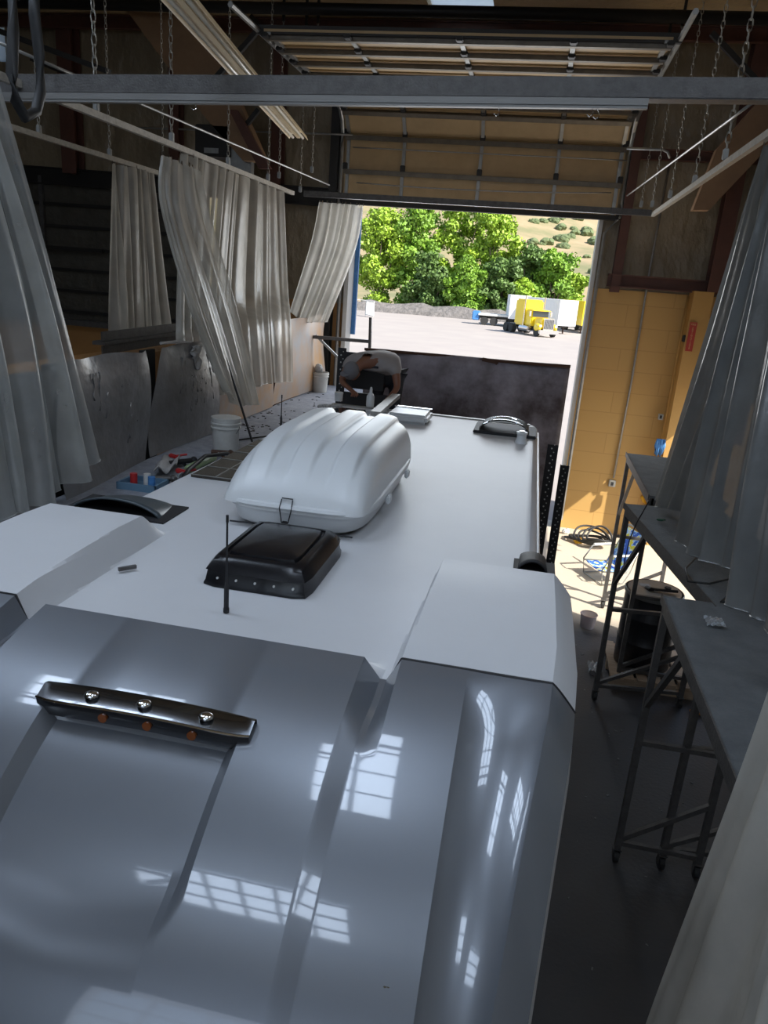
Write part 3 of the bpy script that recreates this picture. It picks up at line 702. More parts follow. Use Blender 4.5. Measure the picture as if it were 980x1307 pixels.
# roof vent cover
def vent():
    c = Vector((-1.225, 3.66, 2.95)); r = root('roof_vent_cover', c, 'black domed plastic vent cover on the white roof beside the whip antenna', 'vent cover')
    hx, hy = .275, .37
    def sec(sx, sy, z, n=40, p=12):
        out = []
        for k in range(n):
            a = 2*math.pi*k/n; ca, sa = math.cos(a), math.sin(a)
            q = (abs(ca)**p+abs(sa)**p)**(-1/p); out.append((c.x+sx*q*ca, c.y+sy*q*sa, z))
        return out
    m = B(); P = [sec(hx+.012, hy+.012, 2.952), sec(hx+.012, hy+.012, 2.962), sec(hx+.005, hy+.005, 2.975), sec(hx-.005, hy-.005, 3.03)]; m.grid(P, closed=True); sk = m.build('skirt', M['black'], r, autos=True)
    m = B(); P = [sec(hx, hy, 3.03)]
    for t in np.linspace(0, 1, 9): P.append(sec((hx+.004)*(1-.24*t), (hy+.004)*(1-.22*t), 3.032+.068*math.sin(t*math.pi/2)))
    P.append(sec(.205, .285, 3.101)); P.append(sec(.200, .280, 3.088)); P.append(sec(.188, .268, 3.088)); P.append(sec(.180, .26, 3.106)); P.append(sec(.17, .25, 3.109)); P.append(sec(.09, .13, 3.118)); P.append(sec(.01, .02, 3.12))
    V = m.grid(P, closed=True); m.bm.faces.new(V[-1]); m.build('dome', M['black'], r, autos=True)
    m = B()
    for k in range(3): 
        x = c.x+hx-.015-.03*k; z = 3.045+.022*k; m.box((x, c.y+.03, z), (.012, .56-.03*k, .012), (0, .5, 0))
    m.build('louvre', M['blackm'], r)
    for k in range(5):
        x = c.x-.19+k*.10; m = B(); m.cyl((x, c.y-hy+.005, 3.0), (x, c.y-hy-.008, 3.0), .006, n=8); m.build('screw', M['white'], r)
    t = bpy.data.curves.new('t', 'FONT'); t.body = 'MAXXAIR'; t.size = .035; t.extrude = .001; t.align_x = 'CENTER'
    to = bpy.data.objects.new('t', t); COL.objects.link(to); bpy.context.view_layer.update()
    me = bpy.data.meshes.new_from_object(to.evaluated_get(bpy.context.evaluated_depsgraph_get())); bpy.data.objects.remove(to)
    me.materials.clear(); me.materials.append(M['red']); o = bpy.data.objects.new('lettering', me); COL.objects.link(o); o.parent = r
    o.location = (hx-.028, -.05, .105); o.rotation_euler = (0, math.radians(48), math.radians(90)); o.rotation_euler = Matrix(((0, -.6, .8), (1, 0, 0), (0, .8, .6))).to_euler()
vent()
# whip antennas
def antenna(base, h, label, rr=.006):
    r = root('whip_antenna', base, label, 'antenna')
    b = Vector(base)
    B().cyl(b, b+Vector((.0, 0, .02)), .014).build('base', M['blackm'], r)
    m = B(); m.lathe(b+Vector((0, 0, .02)), [(.012, 0), (.012, .10), (.007, .13)], 10); m.build('spring_sleeve', M['blackm'], r)
    m = B(); m.lathe(b+Vector((0, 0, .14)), [(.006, 0), (.005, h-.18), (.007, h-.17), (.007, h-.14)], 8); m.build('whip', M['blackm'], r)
antenna((-1.255, 3.02, 2.955), .48, 'short black whip antenna standing in front of the black vent cover')
antenna((-2.44, 7.25, 2.95), .36, 'thin black whip antenna on the left roof edge near the leaning pole')

# roof cargo box
def cargo():
    r = root('roof_cargo_box', (-1.33, 5.2, 2.96), 'large white moulded cargo box with ribbed lid strapped on the motorhome roof', 'cargo box')
    cx, cy, hx, hy = -1.34, 5.15, .475, .95
    n = 72
    def ring(sx, sy, z, p=5.5, tap=0):
        o = []
        for k in range(n):
            a = 2*math.pi*k/n; ca, sa = math.cos(a), math.sin(a); q = (abs(ca)**p+abs(sa)**p)**(-1/p)
            y = sy*q*sa; x = sx*q*ca*(1-tap*sstep(0, 1, -y/hy)); o.append((cx+x, cy+y, z))
        return o
    m = B(); P = [ring(hx*.86, hy*.93, 2.965), ring(hx*.93, hy*.96, 2.985), ring(hx*.97, hy*.98, 3.06), ring(hx*1.0, hy*1.0, 3.085), ring(hx*1.03, hy*1.015, 3.09), ring(hx*1.03, hy*1.015, 3.105), ring(hx*.98, hy*.99, 3.108)]
    m.grid(P, closed=True); V = None; m.build('base_tray', M['plastic_w'], r, autos=True)
    # lid: height field
    m = B(); NX, NY = 97, 90; P = []
    for j in range(NY+1):
        v = -1+2*j/NY; rw = []
        for i in range(NX+1):
            u = -1+2*i/NX
            # map the square onto a rounded rectangle
            a, b = u, v; uu, vv = a, b
            cr = .12
            x = a*hx*1.0*(1-.05*abs(b)**8); y = b*hy*(1-.05*abs(a)**8)
            fu = (1-abs(a)**6)**(.40) if abs(a) < 1 else 0
            # nose rises gently, tail is steep
            tb = 1-((-b)**3.0*.60 if b < 0 else 0)
            fv = (1-abs(b)**(9 if b > 0 else 7))**.45 if abs(b) < 1 else 0
            h = .345*fu*fv*tb
            if abs(a) < .86:
                rb = .5-.5*math.cos((a+.86)/1.72*math.pi*2*3.0); h += .036*sstep(.30, .60, rb)*fv*sstep(-.95, -.6, b)*fu
            rw.append((cx+x, cy+y, 3.108+h))
        P.append(rw)
    m.grid(P); m.build('lid', M['plastic_w'], r, smooth=True)
    m = B(); P = [ring(hx*1.04, hy*1.02, 3.108), ring(hx*1.045, hy*1.025, 3.118), ring(hx*1.03, hy*1.015, 3.135), ring(hx*.985, hy*.985, 3.14)]; m.grid(P, closed=True); m.build('lid_rim', M['plastic_w'], r, autos=True)
    m = B(); x0 = cx-.02; y0 = cy-hy-.022
    for dx in (-.035, .035): m.tube([(x0+dx, y0+.03, 3.17), (x0+dx*1.1, y0, 3.12), (x0+dx*.6, y0-.005, 3.03)], .004, 5)
    m.tube([(x0-.035, y0+.035, 3.175), (x0+.035, y0+.035, 3.175)], .004, 5)
    m.build('latch_wire', M['blackm'], r)
    B().box((x0, y0-.004, 3.005), (.04, .02, .07), bev=.006).build('latch', M['blackm'], r)
    for yy in (4.85, 5.6): B().box((cx+hx+.025, yy, 3.07), (.03, .09, .06), bev=.008).build('side_clip', M['plastic_w'], r)
    m = B(); m.tube([ (cx-.4+.2*k, cy-hy+.03, 2.975+.006*(k % 2)) for k in range(5)], .006, 5); m.build('bungee_cord', M['blackm'], r)
cargo()

# rear things on the roof
b = B(); p1 = Vector((-1.62, 8.05, 3.08)); p2 = Vector((-1.70, 9.75, 3.05)); b.bar(p1, p2, .11, .05)
tag(b.build('aluminium_bar', M['galv']), 'square aluminium straightedge lying across the rear edge of the roof', 'bar')
m = B(); c = atz(472, 520, 2.965); m.lathe((c.x, c.y, 2.97), [(.045, 0), (.05, .02), (.05, .13), (.03, .17), (.018, .18), (.018, .22), (.01, .25)], 18)
tag(m.build('squeeze_bottle', M['plastic_w'], smooth=True), 'white squeeze bottle standing at the rear roof edge by the kneeling man', 'bottle')
m = B()
for k in range(9):
    c = atz(408+3.2*k, 521-.5*(k % 3), 2.97); m.sph(c+Vector((0, 0, .02)), .035, (1, .8, .7), n=8)
tag(m.build('knotted_rag', M['rag'], smooth=True), 'knotted pale rag lying along the rear left roof edge', 'rag')
m = B(); c = atz(347, 0, 9) ; c = atz(350, 664, 2.96)
r = root('paint_can', atz(432, 512, 2.96), 'small white tub beside the roof hatch at the rear', 'tub'); c = Vector(r['o_'])
m = B(); m.lathe((c.x, c.y, 2.965), [(.05, 0), (.055, .09), (.058, .095), (.058, .105)], 18); m.build('tub_body', M['plastic_w'], r, autos=True); B().cyl((c.x, c.y, 3.07), (c.x, c.y, 3.078), .056).build('lid', M['white'], r)

# ------------------------------------------------------------------ left gantry: deck, splash sheets, clutter
def gantry():
    r = root('left_gantry', (-3.6, 9.5, 0), 'dust covered work gantry running along the left side of the motorhome', 'gantry')
    B().b2((-4.05, 4.2, 2.34), (-2.72, 14.6, 2.4)).build('deck', M['deckl'], r)
    B().b2((-4.08, 4.2, 2.2), (-4.0, 14.6, 2.34)).build('edge_beam', M['steel'], r)
    B().b2((-2.8, 4.2, 2.2), (-2.72, 14.6, 2.34)).build('edge_beam', M['steel'], r)
    for y in (4.4, 7.4, 10.6, 14.0):
        for x in (-4.04, -2.76): B().b2((x-.04, y-.04, 0), (x+.04, y+.04, 2.2)).build('leg', M['steel'], r)
gantry()
def rear_gantry():
    r = root('rear_gantry', (-1.3, 10.5, 0), 'steel work platform across the back of the motorhome under the man', 'gantry')
    B().b2((-2.66, 9.5, 2.34), (.1, 11.35, 2.4)).build('deck', M['deckl'], r)
    for x in (-2.6, .04):
        for y in (9.6, 11.2): B().b2((x-.04, y-.04, 0), (x+.04, y+.04, 2.34)).build('leg', M['steel'], r)
rear_gantry()
def slotted(x, y, z0, z1, label, w=.07):
    r = root('slotted_post', (x, y, z0), label, 'post')
    m = B(); m.b2((x-w/2, y-.003, z0), (x+w/2, y+.003, z1)); m.b2((x-w/2, y, z0), (x-w/2+.006, y+.05, z1)); m.build('angle', M['blackm'], r)
    m = B(); k = z0+.05
    while k < z1-.03: m.cyl((x-.012, y-.006, k), (x-.012, y-.001, k), .011, n=8); m.cyl((x+.018, y-.006, k+.05), (x+.018, y-.001, k+.05), .008, n=8); k += .1
    m.build('punched_hole', M['slot'], r)
slotted(-2.62, 10.35, 2.4, 3.55, 'black slotted angle post left of the bending man', .12)
slotted(.42, 9.9, 0, 2.6, 'black slotted angle post close to the rear right corner of the roof', .14)
slotted(.62, 10.1, 0, 2.3, 'black slotted angle post nearer the door jamb', .12)
m = B(); m.b2((-2.62, 10.36, 3.0), (-2.0, 10.40, 3.5)); m.b2((-2.55, 10.3, 2.55), (-1.9, 10.36, 2.95))
tag(m.build('dark_crate', M['blackm']), 'black plastic crate panel behind the bending man', 'crate')

# guard sheets: dented painted metal along the left
def sheet(name, label, y0, y1, z0, z1, x, seed, mt, cat='panel', group='splash sheets of the left gantry'):
    rg = random.Random(seed); P = []; NY, NZ = 40, 40
    for i in range(NY+1):
        rw = []
        for j in range(NZ+1):
            u, v = i/NY, j/NZ; y = y0+(y1-y0)*u; z = z0+(z1-z0)*v
            bul = .05*math.sin(u*3.1+seed)*math.sin(v*2.6+seed*2)+.03*math.cos(v*5+u*2+seed)
            edge = .06*(v**8)*math.sin(u*9+seed)
            y += .04*math.sin(v*4+seed)*(1 if u > .5 else -1)*abs(2*u-1)**3
            z += .015*math.sin(u*11+seed)*v
            rw.append((x+bul+edge, y, z))
        P.append(rw)
    m = B(); m.grid(P)
    # runs of dried sealant
    for k in range(22 if seed == 2 else (8 if seed == 1 else 0)):
        y = y0+(y1-y0)*rg.uniform(.35, .9); z = z0+(z1-z0)*rg.uniform(.5, .95); L = rg.uniform(.1, .45)
        u = (y-y0)/(y1-y0)
        pts = []
        for q in range(6):
            zz = z-L*q/5; v = (zz-z0)/(z1-z0); yy = y+.012*math.sin(q*2+k)
            pts.append((x+.05*math.sin(u*3.1+seed)*math.sin(v*2.6+seed*2)+.03*math.cos(v*5+u*2+seed)-.005, yy, zz))
        m.tube(pts, [.012, .006, .005, .006, .008, .013], 5)
    return tag(m.build(name, mt, smooth=True), label, cat, group)
sheet('splash_sheet', 'grey oversprayed metal sheet standing nearest the camera behind the left curtain', 3.6, 5.75, 2.3, 3.56, -4.0, 5, M['panel'])
sheet('splash_sheet', 'grey oversprayed metal sheet with scuffed lumps left of the gap', 5.8, 7.36, 2.35, 3.62, -3.98, 1, M['panel'])
sheet('splash_sheet', 'grey metal sheet covered in drips of dried sealant with a rag on top', 7.5, 9.12, 2.42, 3.62, -3.98, 2, M['panel'])
sheet('splash_sheet', 'tan and grey board standing behind the folded white curtain', 9.22, 11.4, 2.42, 3.72, -4.0, 3, mat('oversprayed_board', (.42, .24, .11), .4, var=.35, vscale=1.6, col2=(.31, .32, .34)))
sheet('splash_sheet', 'orange board with overspray at the far end of the gantry', 11.45, 14.3, 2.42, 3.77, -3.98, 4, mat('oversprayed_board', (.48, .28, .13), .4, var=.35, vscale=1.4, col2=(.35, .36, .38)))
for y in (7.66, 9.42, 5.98, 11.65):
    tag(B().b2((-4.16, y-.14, 2.3), (-4.12, y+.14, 3.58)).build('gap_strip', M['blackm']), 'dark strip added to darken the gap between two splash sheets', 'post', 'gap strips behind the splash sheets')  # black strips added behind the sheets so the gaps look dark
c = atx(615/2.45, 330+300/2.45, -3.92)
m = B(); P = []
for i in range(9):
    P.append([(-3.93+.03*math.sin(j*1.1+i), c.y-.10+.025*i, c.z+.10-.035*j*(1 if i > 3 else .5)) for j in range(9)])
m.grid(P); m.build('t', M['rag'], solid=.015, smooth=True).name = 'draped_rag'
tag(bpy.data.objects['draped_rag'], 'pale rag hanging over the top of the sealant splattered sheet', 'rag')
m = B(); p = atx(205, 438, -3.97); q = atx(245, 437, -3.97); m.tube([p, (p+q)/2+Vector((0, 0, .01)), q], [.015, .02, .012], 6)
tag(m.build('stir_stick', M['rag']), 'pale dried mixing stick lying on top of the splattered sheet', 'stick')
# steel girder lying on trestle behind the sheets
a, b_ = atx(127, 438, -4.9), atx(228, 424, -4.9)
m = B(); m.bar(a+Vector((0, -.02, .0)), b_, .16, .04); m.bar(a+Vector((.03, 0, .08)), b_+Vector((.03, 0, .08)), .02, .1); m.bar(a+Vector((.03, 0, -.08)), b_+Vector((.03, 0, -.08)), .02, .1)
tag(m.build('steel_channel', M['steel']), 'grey steel channel lying level behind the splash sheets', 'channel')
tag(B().b2((-5.2, 6.6, 0), (-4.75, 11.5, 3.4)).build('storage_bench', M['board']), 'tan plywood bench behind the left splash sheets', 'bench')

def bucket(c, label, R=.15, H=.36):
    r = root('bucket', c, label, 'bucket'); c = Vector(c)
    m = B(); m.lathe(c, [(R*.82, 0), (R*.86, .02), (R*.97, H*.72), (R*1.0, H*.76), (R*1.07, H*.77), (R*1.07, H*.80), (R*1.0, H*.81), (R*1.0, H*.88), (R*1.08, H*.89), (R*1.08, H*.93), (R*1.02, H*.94), (R*1.04, H), (R*.98, H), (R*.93, H*.8), (R*.8, .03)], 30); m.build('pail', M['bucket'], r, autos=True)
    m = B(); m.tube([c+Vector((R*1.08*math.cos(a), -R*.35*math.sin(a)-.02, H*.85-R*.9*math.sin(a))) for a in np.linspace(0, math.pi, 13)], .004, 5); m.build('handle', M['galv'], r)
    return r
bc = atz(288, 578, 2.4)
bucket(bc, 'white plastic bucket on the gantry at the foot of the leaning pole', .165, .40)
m = B(); m.lathe(Vector(bc)+Vector((0, 0, .40)), [(.17, 0), (.175, .03), (.16, .035)], 26); tag(m.build('spare_lid', M['bucket'], autos=True), 'white lid pressed on the near bucket of the gantry', 'lid')
bc2 = atz(408, 500, 2.4); bucket(bc2, 'white bucket with a rag and stick at the far end of the gantry', .15, .37)
m = B()
for k in range(6): m.sph(Vector(bc2)+Vector((random.uniform(-.08, .08), random.uniform(-.08, .08), .37+.02*k)), .07, (1, .8, .8), n=8)
tag(m.build('crumpled_cloth', M['rag'], smooth=True), 'crumpled white cloth stuffed in the far bucket', 'cloth')
m = B(); m.bar(Vector(bc2)+Vector((-.3, .2, .62)), Vector(bc2)+Vector((-.02, 0, .15)), .035)
tag(m.build('mixing_stick', M['wood']), 'wooden stick leaning out of the far white bucket', 'stick')
# leaning pole
m = B(); m.tube([atx(281, 434, -3.75), atx(302, 500, -3.5), atx(322, 564, -3.25)], .014, 8)
tag(m.build('leaning_pole', M['blackm']), 'thin dark pole leaning against the swept curtain above the near bucket', 'pole')
# tool clutter, each a thing
def clutter():
    z = 2.4
    def P(px, py, dz=0): v = atz(px, py, z); v.z += dz; return v
    m = B(); a = [P(228, 628, .05), P(240, 612, .10), P(262, 598, .14), P(290, 592, .12), P(300, 594, .05)]; m.tube(a, .022, 8); tag(m.build('black_hose', M['rubber'], smooth=True), 'curved black hose lying among the tools on the left gantry', 'hose')
    r = root('caulk_bottle', P(255, 600), 'long pale green bottle lying among the tools on the left gantry', 'bottle')
    B().cyl(P(240, 606, .06), P(272, 590, .06), .045).build('bottle_body', M['green'], r, smooth=True); B().cyl(P(272, 590, .06), P(279, 586, .06), .02).build('cap', M['white'], r)
    for px, py, lab, s in ((232, 608, 'red tool handle nearest the curved black hose', .05), (222, 588, 'red clamp lying by the foot of the splattered sheet', .045)):
        m = B(); c = P(px, py, .05); m.box(c, (s*2.6, s, s), (0, .3, .5), bev=.012); m.cyl(c, c+Vector((.12, .08, .02)), .012); tag(m.build('red_tool', M['red']), lab, 'tool')
    m = B(); Pq = []
    for i in range(10): Pq.append([tuple(P(196+3.2*i+j, 612-.7*i-3*j, .03+.05*math.sin(i*.9+j)*math.cos(j*1.3)+.05)) for j in range(6)])
    m.grid(Pq); tag(m.build('crumpled_rag', M['rag'], solid=.01, smooth=True), 'crumpled white rag on the pile of tools at the left', 'rag')
    r = root('tool_tray', P(185, 622), 'blue tray holding cans and bits on the left gantry', 'tray')
    c = P(183, 622); m = B(); m.b2(c+Vector((-.2, -.15, 0)), c+Vector((.2, .15, .02))); m.b2(c+Vector((-.2, -.15, 0)), c+Vector((-.18, .15, .07))); m.b2(c+Vector((.18, -.15, 0)), c+Vector((.2, .15, .07))); m.b2(c+Vector((-.2, -.15, 0)), c+Vector((.2, -.13, .07))); m.b2(c+Vector((-.2, .13, 0)), c+Vector((.2, .15, .07))); m.build('tray', mat('faded_blue', (.12, .22, .32), .6), r)
    for k, (dx, dy, mm, lab) in enumerate(((-.1, 0, M['red'], 'small red can in the blue tray'), (.02, .04, M['white'], 'small white can in the blue tray'), (.11, -.04, M['blue'], 'small blue can in the blue tray'))):
        m = B(); m.cyl(c+Vector((dx, dy, .02)), c+Vector((dx, dy, .13)), .035); tag(m.build('small_can', mm, autos=True), lab, 'can')
    for k, (px, py, L, an, lab) in enumerate(((205, 618, .25, .4, 'dark spray gun lying behind the blue tray'), (232, 596, .3, 1.0, 'black caulking gun beside the curved hose'), (282, 584, .22, .2, 'brown handled brush near the bucket'))):
        m = B(); c = P(px, py, .06); d = Vector((math.cos(an), math.sin(an), 0))*L/2; m.cyl(c-d, c+d, .028); m.bar(c, c+Vector((0, 0, -.05))+d*.3, .03); m.sph(c+d, .04)
        tag(m.build(('spray_gun', 'caulking_gun', 'brush')[k], (M['steel'], M['blackm'], M['rust'])[k], autos=True), lab, 'tool')
    m = B(); a = [P(215, 632), P(225, 622, .02), P(228, 612, .05), P(238, 606, .04)]; m.tube(a, .012, 6); tag(m.build('air_line', mat('grey_hose', (.25, .3, .33), .5), smooth=True), 'thin grey air line looping in front of the tool pile', 'hose')
    m = B(); a = [P(300, 563, .01), P(330, 560, .02), P(352, 556, .01), P(372, 540, .01)]; m.tube(a, .01, 6); tag(m.build('cord', M['rubber'], smooth=True), 'dark cord lying on the gantry beside the roof edge', 'cord')
    m = B()
    for k in range(140):
        px = random.uniform(300, 430); py = random.uniform(500, 560); c = P(px, py)
        if -4.1 < c.x < -2.8 and c.y < 14.4: m.box(c+Vector((0, 0, .004)), (random.uniform(.01, .05), random.uniform(.01, .03), .008), (0, 0, random.uniform(0, 3)))
    tag(m.build('dried_paint_flakes', M['blacksteel']), 'dark flakes of dried paint scattered on the far gantry deck', 'debris', kind='stuff')
    m = B(); c0 = aty(400, 430, 14.3)
clutter()
# galvanised guard rail in the doorway, left
r = root('guard_rail', atz(472, 500, 2.4), 'thin grey guard rail standing in the left of the doorway', 'rail'); 
Y0 = 13.6
B().bar(aty(400, 430, Y0), aty(473, 436, Y0), .06).build('rail_bar', M['steel'], r)
B().bar(aty(473, 405, Y0), aty(470, 500, Y0), .05).build('rail_post', M['steel'], r)
B().bar(aty(403, 428, Y0), aty(437, 462, Y0), .04).build('rail_brace', M['galv'], r)

# brown sheet behind the motorhome
def rear_sheet():
    P = []; NX, NZ = 40, 14
    y = 11.5
    for i in range(NX+1):
        u = i/NX; rw = []
        for j in range(NZ+1):
            v = j/NZ; x = -2.55+3.12*u; z = 1.0+(3.46-1.0)*v+.03*u
            rw.append((x, y+.05*math.sin(u*5+v*2)+.02*math.sin(v*7+u*11), z+(.02*math.sin(u*15) if j == NZ else 0)))
        P.append(rw)
    m = B(); m.grid(P); tag(m.build('rear_splash_sheet', M['brownpanel'], smooth=True, solid=.01), 'dark brown metal sheet with pale overspray patches behind the motorhome', 'panel')
    m = B(); a = [(-2.55, 11.47, 3.46), (-1.4, 11.5, 3.47), (-.2, 11.46, 3.475), (.57, 11.47, 3.49)]; m.tube(a, .025, 6); o = m.build('sheet_top_angle', M['rust']); tag(o, 'rusty angle iron along the top of the brown rear sheet', 'angle iron')
    c = aty(625, 461, 11.48); m = B(); m.box(c, (.26, .05, .07), (0, .1, 0), bev=.015); tag(m.build('rubber_pad', M['rust']), 'brown lump folded over the top of the rear sheet', 'pad')
rear_sheet()

# ------------------------------------------------------------------ the man
def skin_body(name, joints, edges, mt, parent, sub=2, rootv=0):
    o0 = Vector(parent['o_'])
    me = bpy.data.meshes.new(name); me.from_pydata([tuple(Vector(p)-o0) for p, rr in joints], edges, [])
    o = bpy.data.objects.new(name, me); COL.objects.link(o); o.parent = parent
    o.modifiers.new('skin', 'SKIN'); o['o_'] = tuple(o0)
    for i, (p, rr) in enumerate(joints):
        v = me.skin_vertices[0].data[i]; v.radius = rr if isinstance(rr, tuple) else (rr, rr); v.use_root = (i == rootv)
    q = o.modifiers.new('u', 'SUBSURF'); q.levels = q.render_levels = sub
    me.materials.append(mt)
    dg = bpy.context.evaluated_depsgraph_get(); bpy.context.view_layer.update()
    ev = o.evaluated_get(dg); nm = bpy.data.meshes.new_from_object(ev); nm.polygons.foreach_set('use_smooth', [True]*len(nm.polygons))
    o.modifiers.clear(); o.data = nm; nm.materials.clear(); nm.materials.append(mt); return o
def man():
    r = root('person', (-2.05, 10.4, 2.4), 'person in grey shirt and cap bending over the rear of the motorhome roof', 'person')
    hip = (-1.98, 10.62, 3.28); belly = (-2.0, 10.42, 3.42); chest = (-2.08, 10.15, 3.47); neckb = (-2.2, 9.98, 3.42); neck = (-2.27, 9.9, 3.37); head = (-2.33, 9.84, 3.29); head2 = (-2.36, 9.80, 3.22)
    sl_, sr_ = (-2.44, 10.08, 3.40), (-1.80, 10.08, 3.38)
    el, er = (-2.50, 9.92, 3.14), (-1.73, 9.98, 3.12); wl, wr = (-2.30, 9.72, 3.06), (-1.80, 9.80, 3.0)
    hl, hr = (-2.24, 9.68, 3.03), (-1.81, 9.74, 2.985)
    J = [(hip, .15), (belly, (.17, .14)), (chest, (.19, .14)), (neckb, .09), (neck, .06), (sl_, .075), (sr_, .075), (el, .047), (er, .047), (wl, .03), (wr, .03), (hl, .036), (hr, .036),
         ((-2.10, 10.62, 3.22), .11), ((-1.86, 10.62, 3.22), .11), ((-2.12, 10.45, 2.84), .075), ((-1.84, 10.48, 2.84), .075), ((-2.12, 10.60, 2.48), .05), ((-1.84, 10.62, 2.48), .05), ((-2.13, 10.44, 2.44), .045), ((-1.83, 10.46, 2.44), .045), (head, .09)]
    Ed = [(0, 1), (1, 2), (2, 3), (3, 4), (2, 5), (2, 6), (5, 7), (6, 8), (7, 9), (8, 10), (9, 11), (10, 12), (0, 13), (0, 14), (13, 15), (14, 16), (15, 17), (16, 18), (17, 19), (18, 20), (4, 21)]
    # fingers
    for hb, wr_, s in ((hl, 11, 1), (hr, 12, -1)):
        hv = Vector(hb); k0 = len(J)
        for f in range(4):
            a = hv+Vector(((f-1.5)*.021, -.035, -.004)); b = a+Vector(((f-1.5)*.004, -.032-.006*(f in (1, 2)), -.012)); c = b+Vector((0, -.014, -.018))
            i = len(J); J += [(tuple(a), .010), (tuple(b), .009), (tuple(c), .008)]; Ed += [(wr_, i), (i, i+1), (i+1, i+2)]
        a = hv+Vector((s*.035, -.008, -.004)); b = a+Vector((s*.012, -.025, -.012)); i = len(J); J += [(tuple(a), .011), (tuple(b), .009)]; Ed += [(wr_, i), (i, i+1)]
    skin_body('body', J, Ed, M['skin'], r, sub=1)
    # head shape with face, looking down
    m = B(); m.sph(head, .105, (.85, 1.0, 1.12), n=20, rot=(.9, 0, -.25)); m.sph(Vector(head)+Vector((-.03, -.095, -.035)), .022, (.8, 1, 1.2)); 
    for s in (-1, 1): m.sph(Vector(head)+Vector((s*.09, .0, -.01)), .026, (.4, .9, 1.2)); m.sph(Vector(head)+Vector((s*.035-.03, -.082, -.012)), .013)
    m.box(Vector(head)+Vector((-.03, -.075, -.075)), (.05, .02, .012), bev=.004)
    m.build('head', M['skin'], r, smooth=True)
    m = B(); m.sph(Vector(head)+Vector((-.02, -.015, .02)), .122, (.9, 1.05, 1.0), n=20, rot=(.9, 0, -.25)); m.sph(Vector(head)+Vector((-.08, -.11, -.015)), .075, (.9, .9, .18), n=14, rot=(.5, 0, 0)); m.build('cap', M['cap'], r, smooth=True)
    JS = [(hip, .175), (belly, (.20, .175)), (chest, (.225, .175)), ((-2.17, 10.02, 3.43), .12), (sl_, .105), (sr_, .105), ((-2.48, 10.0, 3.28), .078), ((-1.76, 10.02, 3.27), .078)]
    skin_body('shirt', JS, [(0, 1), (1, 2), (2, 3), (2, 4), (2, 5), (4, 6), (5, 7)], M['shirt'], r)
    JT = [((-1.98, 10.64, 3.25), .17), ((-2.10, 10.62, 3.18), .125), ((-1.86, 10.62, 3.18), .125), ((-2.12, 10.45, 2.84), .092), ((-1.84, 10.48, 2.84), .092), ((-2.12, 10.60, 2.5), .07), ((-1.84, 10.62, 2.5), .07)]
    skin_body('trousers', JT, [(0, 1), (0, 2), (1, 3), (2, 4), (3, 5), (4, 6)], M['trouser'], r)
    for x in (-2.125, -1.835): m = B(); m.sph((x, 10.5, 2.45), .07, (.75, 1.9, .7)); m.build('shoe', M['blackm'], r, smooth=True)
    m = B(); m.box((-2.06, 9.965, 3.37), (.10, .012, .028), (-.5, 0, 0)); m.build('name_patch', M['trouser'], r)
man()

# ------------------------------------------------------------------ right scaffold towers
def caster(c, r, deep=False):
    c = Vector(c); m = B(); m.cyl(c+Vector((-.02, 0, .055)), c+Vector((.02, 0, .055)), .055, n=16); w = m.build('caster', M['rubber'], r)
    m = B(); m.b2(c+Vector((-.032, -.02, .05)), c+Vector((-.024, .02, .13))); m.b2(c+Vector((.024, -.02, .05)), c+Vector((.032, .02, .13))); m.b2(c+Vector((-.035, -.035, .13)), c+Vector((.035, .035, .14))); m.build('caster_fork', M['steel'], w)
def tower(x0, x1, y0, y1, label, H=2.4, w=.05, yaw=0):
    r = root('rolling_scaffold', ((x0+x1)/2, (y0+y1)/2, 0), label, 'scaffold', 'rolling scaffolds along the right side')
    m = B(); m.b2((x0-.04, y0-.03, H-.03), (x1+.05, y1+.04, H)); m.build('deck', M['deck'], r)
    m = B(); 
    for x in (x0, x1): m.b2((x-w/2, y0, H-.12), (x+w/2, y1, H-.03))
    for y in (y0, y1): m.b2((x0, y-w/2, H-.12), (x1, y+w/2, H-.03))
    m.b2((x0-.045, y0-.04, H-.05), (x0-.035, y1+.04, H+.015)); m.build('frame', M['steel'], r)
    for x in (x0, x1):
        for y in (y0, y1):
            B().b2((x-w/2, y-w/2, .14), (x+w/2, y+w/2, H-.03)).build('leg', M['steel'], r); caster((x, y, 0), r)
    for y in (y0, y1):
        B().b2((x0, y-.02, .17), (x1, y+.02, .21)).build('cross_bar', M['steel'], r)
        B().b2((x0, y-.02, 1.14), (x1, y+.02, 1.18)).build('cross_bar', M['steel'], r)
        B().bar((x0, y, .22), (x1, y, .70), .04).build('diagonal_brace', M['steel'], r)
    for x in (x0, x1): B().bar((x, y1-.02, 1.5), (x, y1-.75, 2.3), .04).build('knee_brace', M['steel'], r)
    if yaw:
        c = Vector((x0, y1, 0)); r.rotation_euler = (0, 0, yaw); r.location = c+Matrix.Rotation(yaw, 3, 'Z') @ (r.location-c)
    return r
tower(1.22, 1.86, 2.7, 5.45, 'nearest grey topped rolling scaffold whose deck shows beside the near curtain')
tower(1.22, 2.2, 5.45, 8.08, 'middle rolling scaffold standing over the black drum, cord across its deck', yaw=math.radians(8), H=2.39)
tower(1.53, 2.3, 8.6, 10.9, 'farthest rolling scaffold close to the ochre wall with sheets on it')
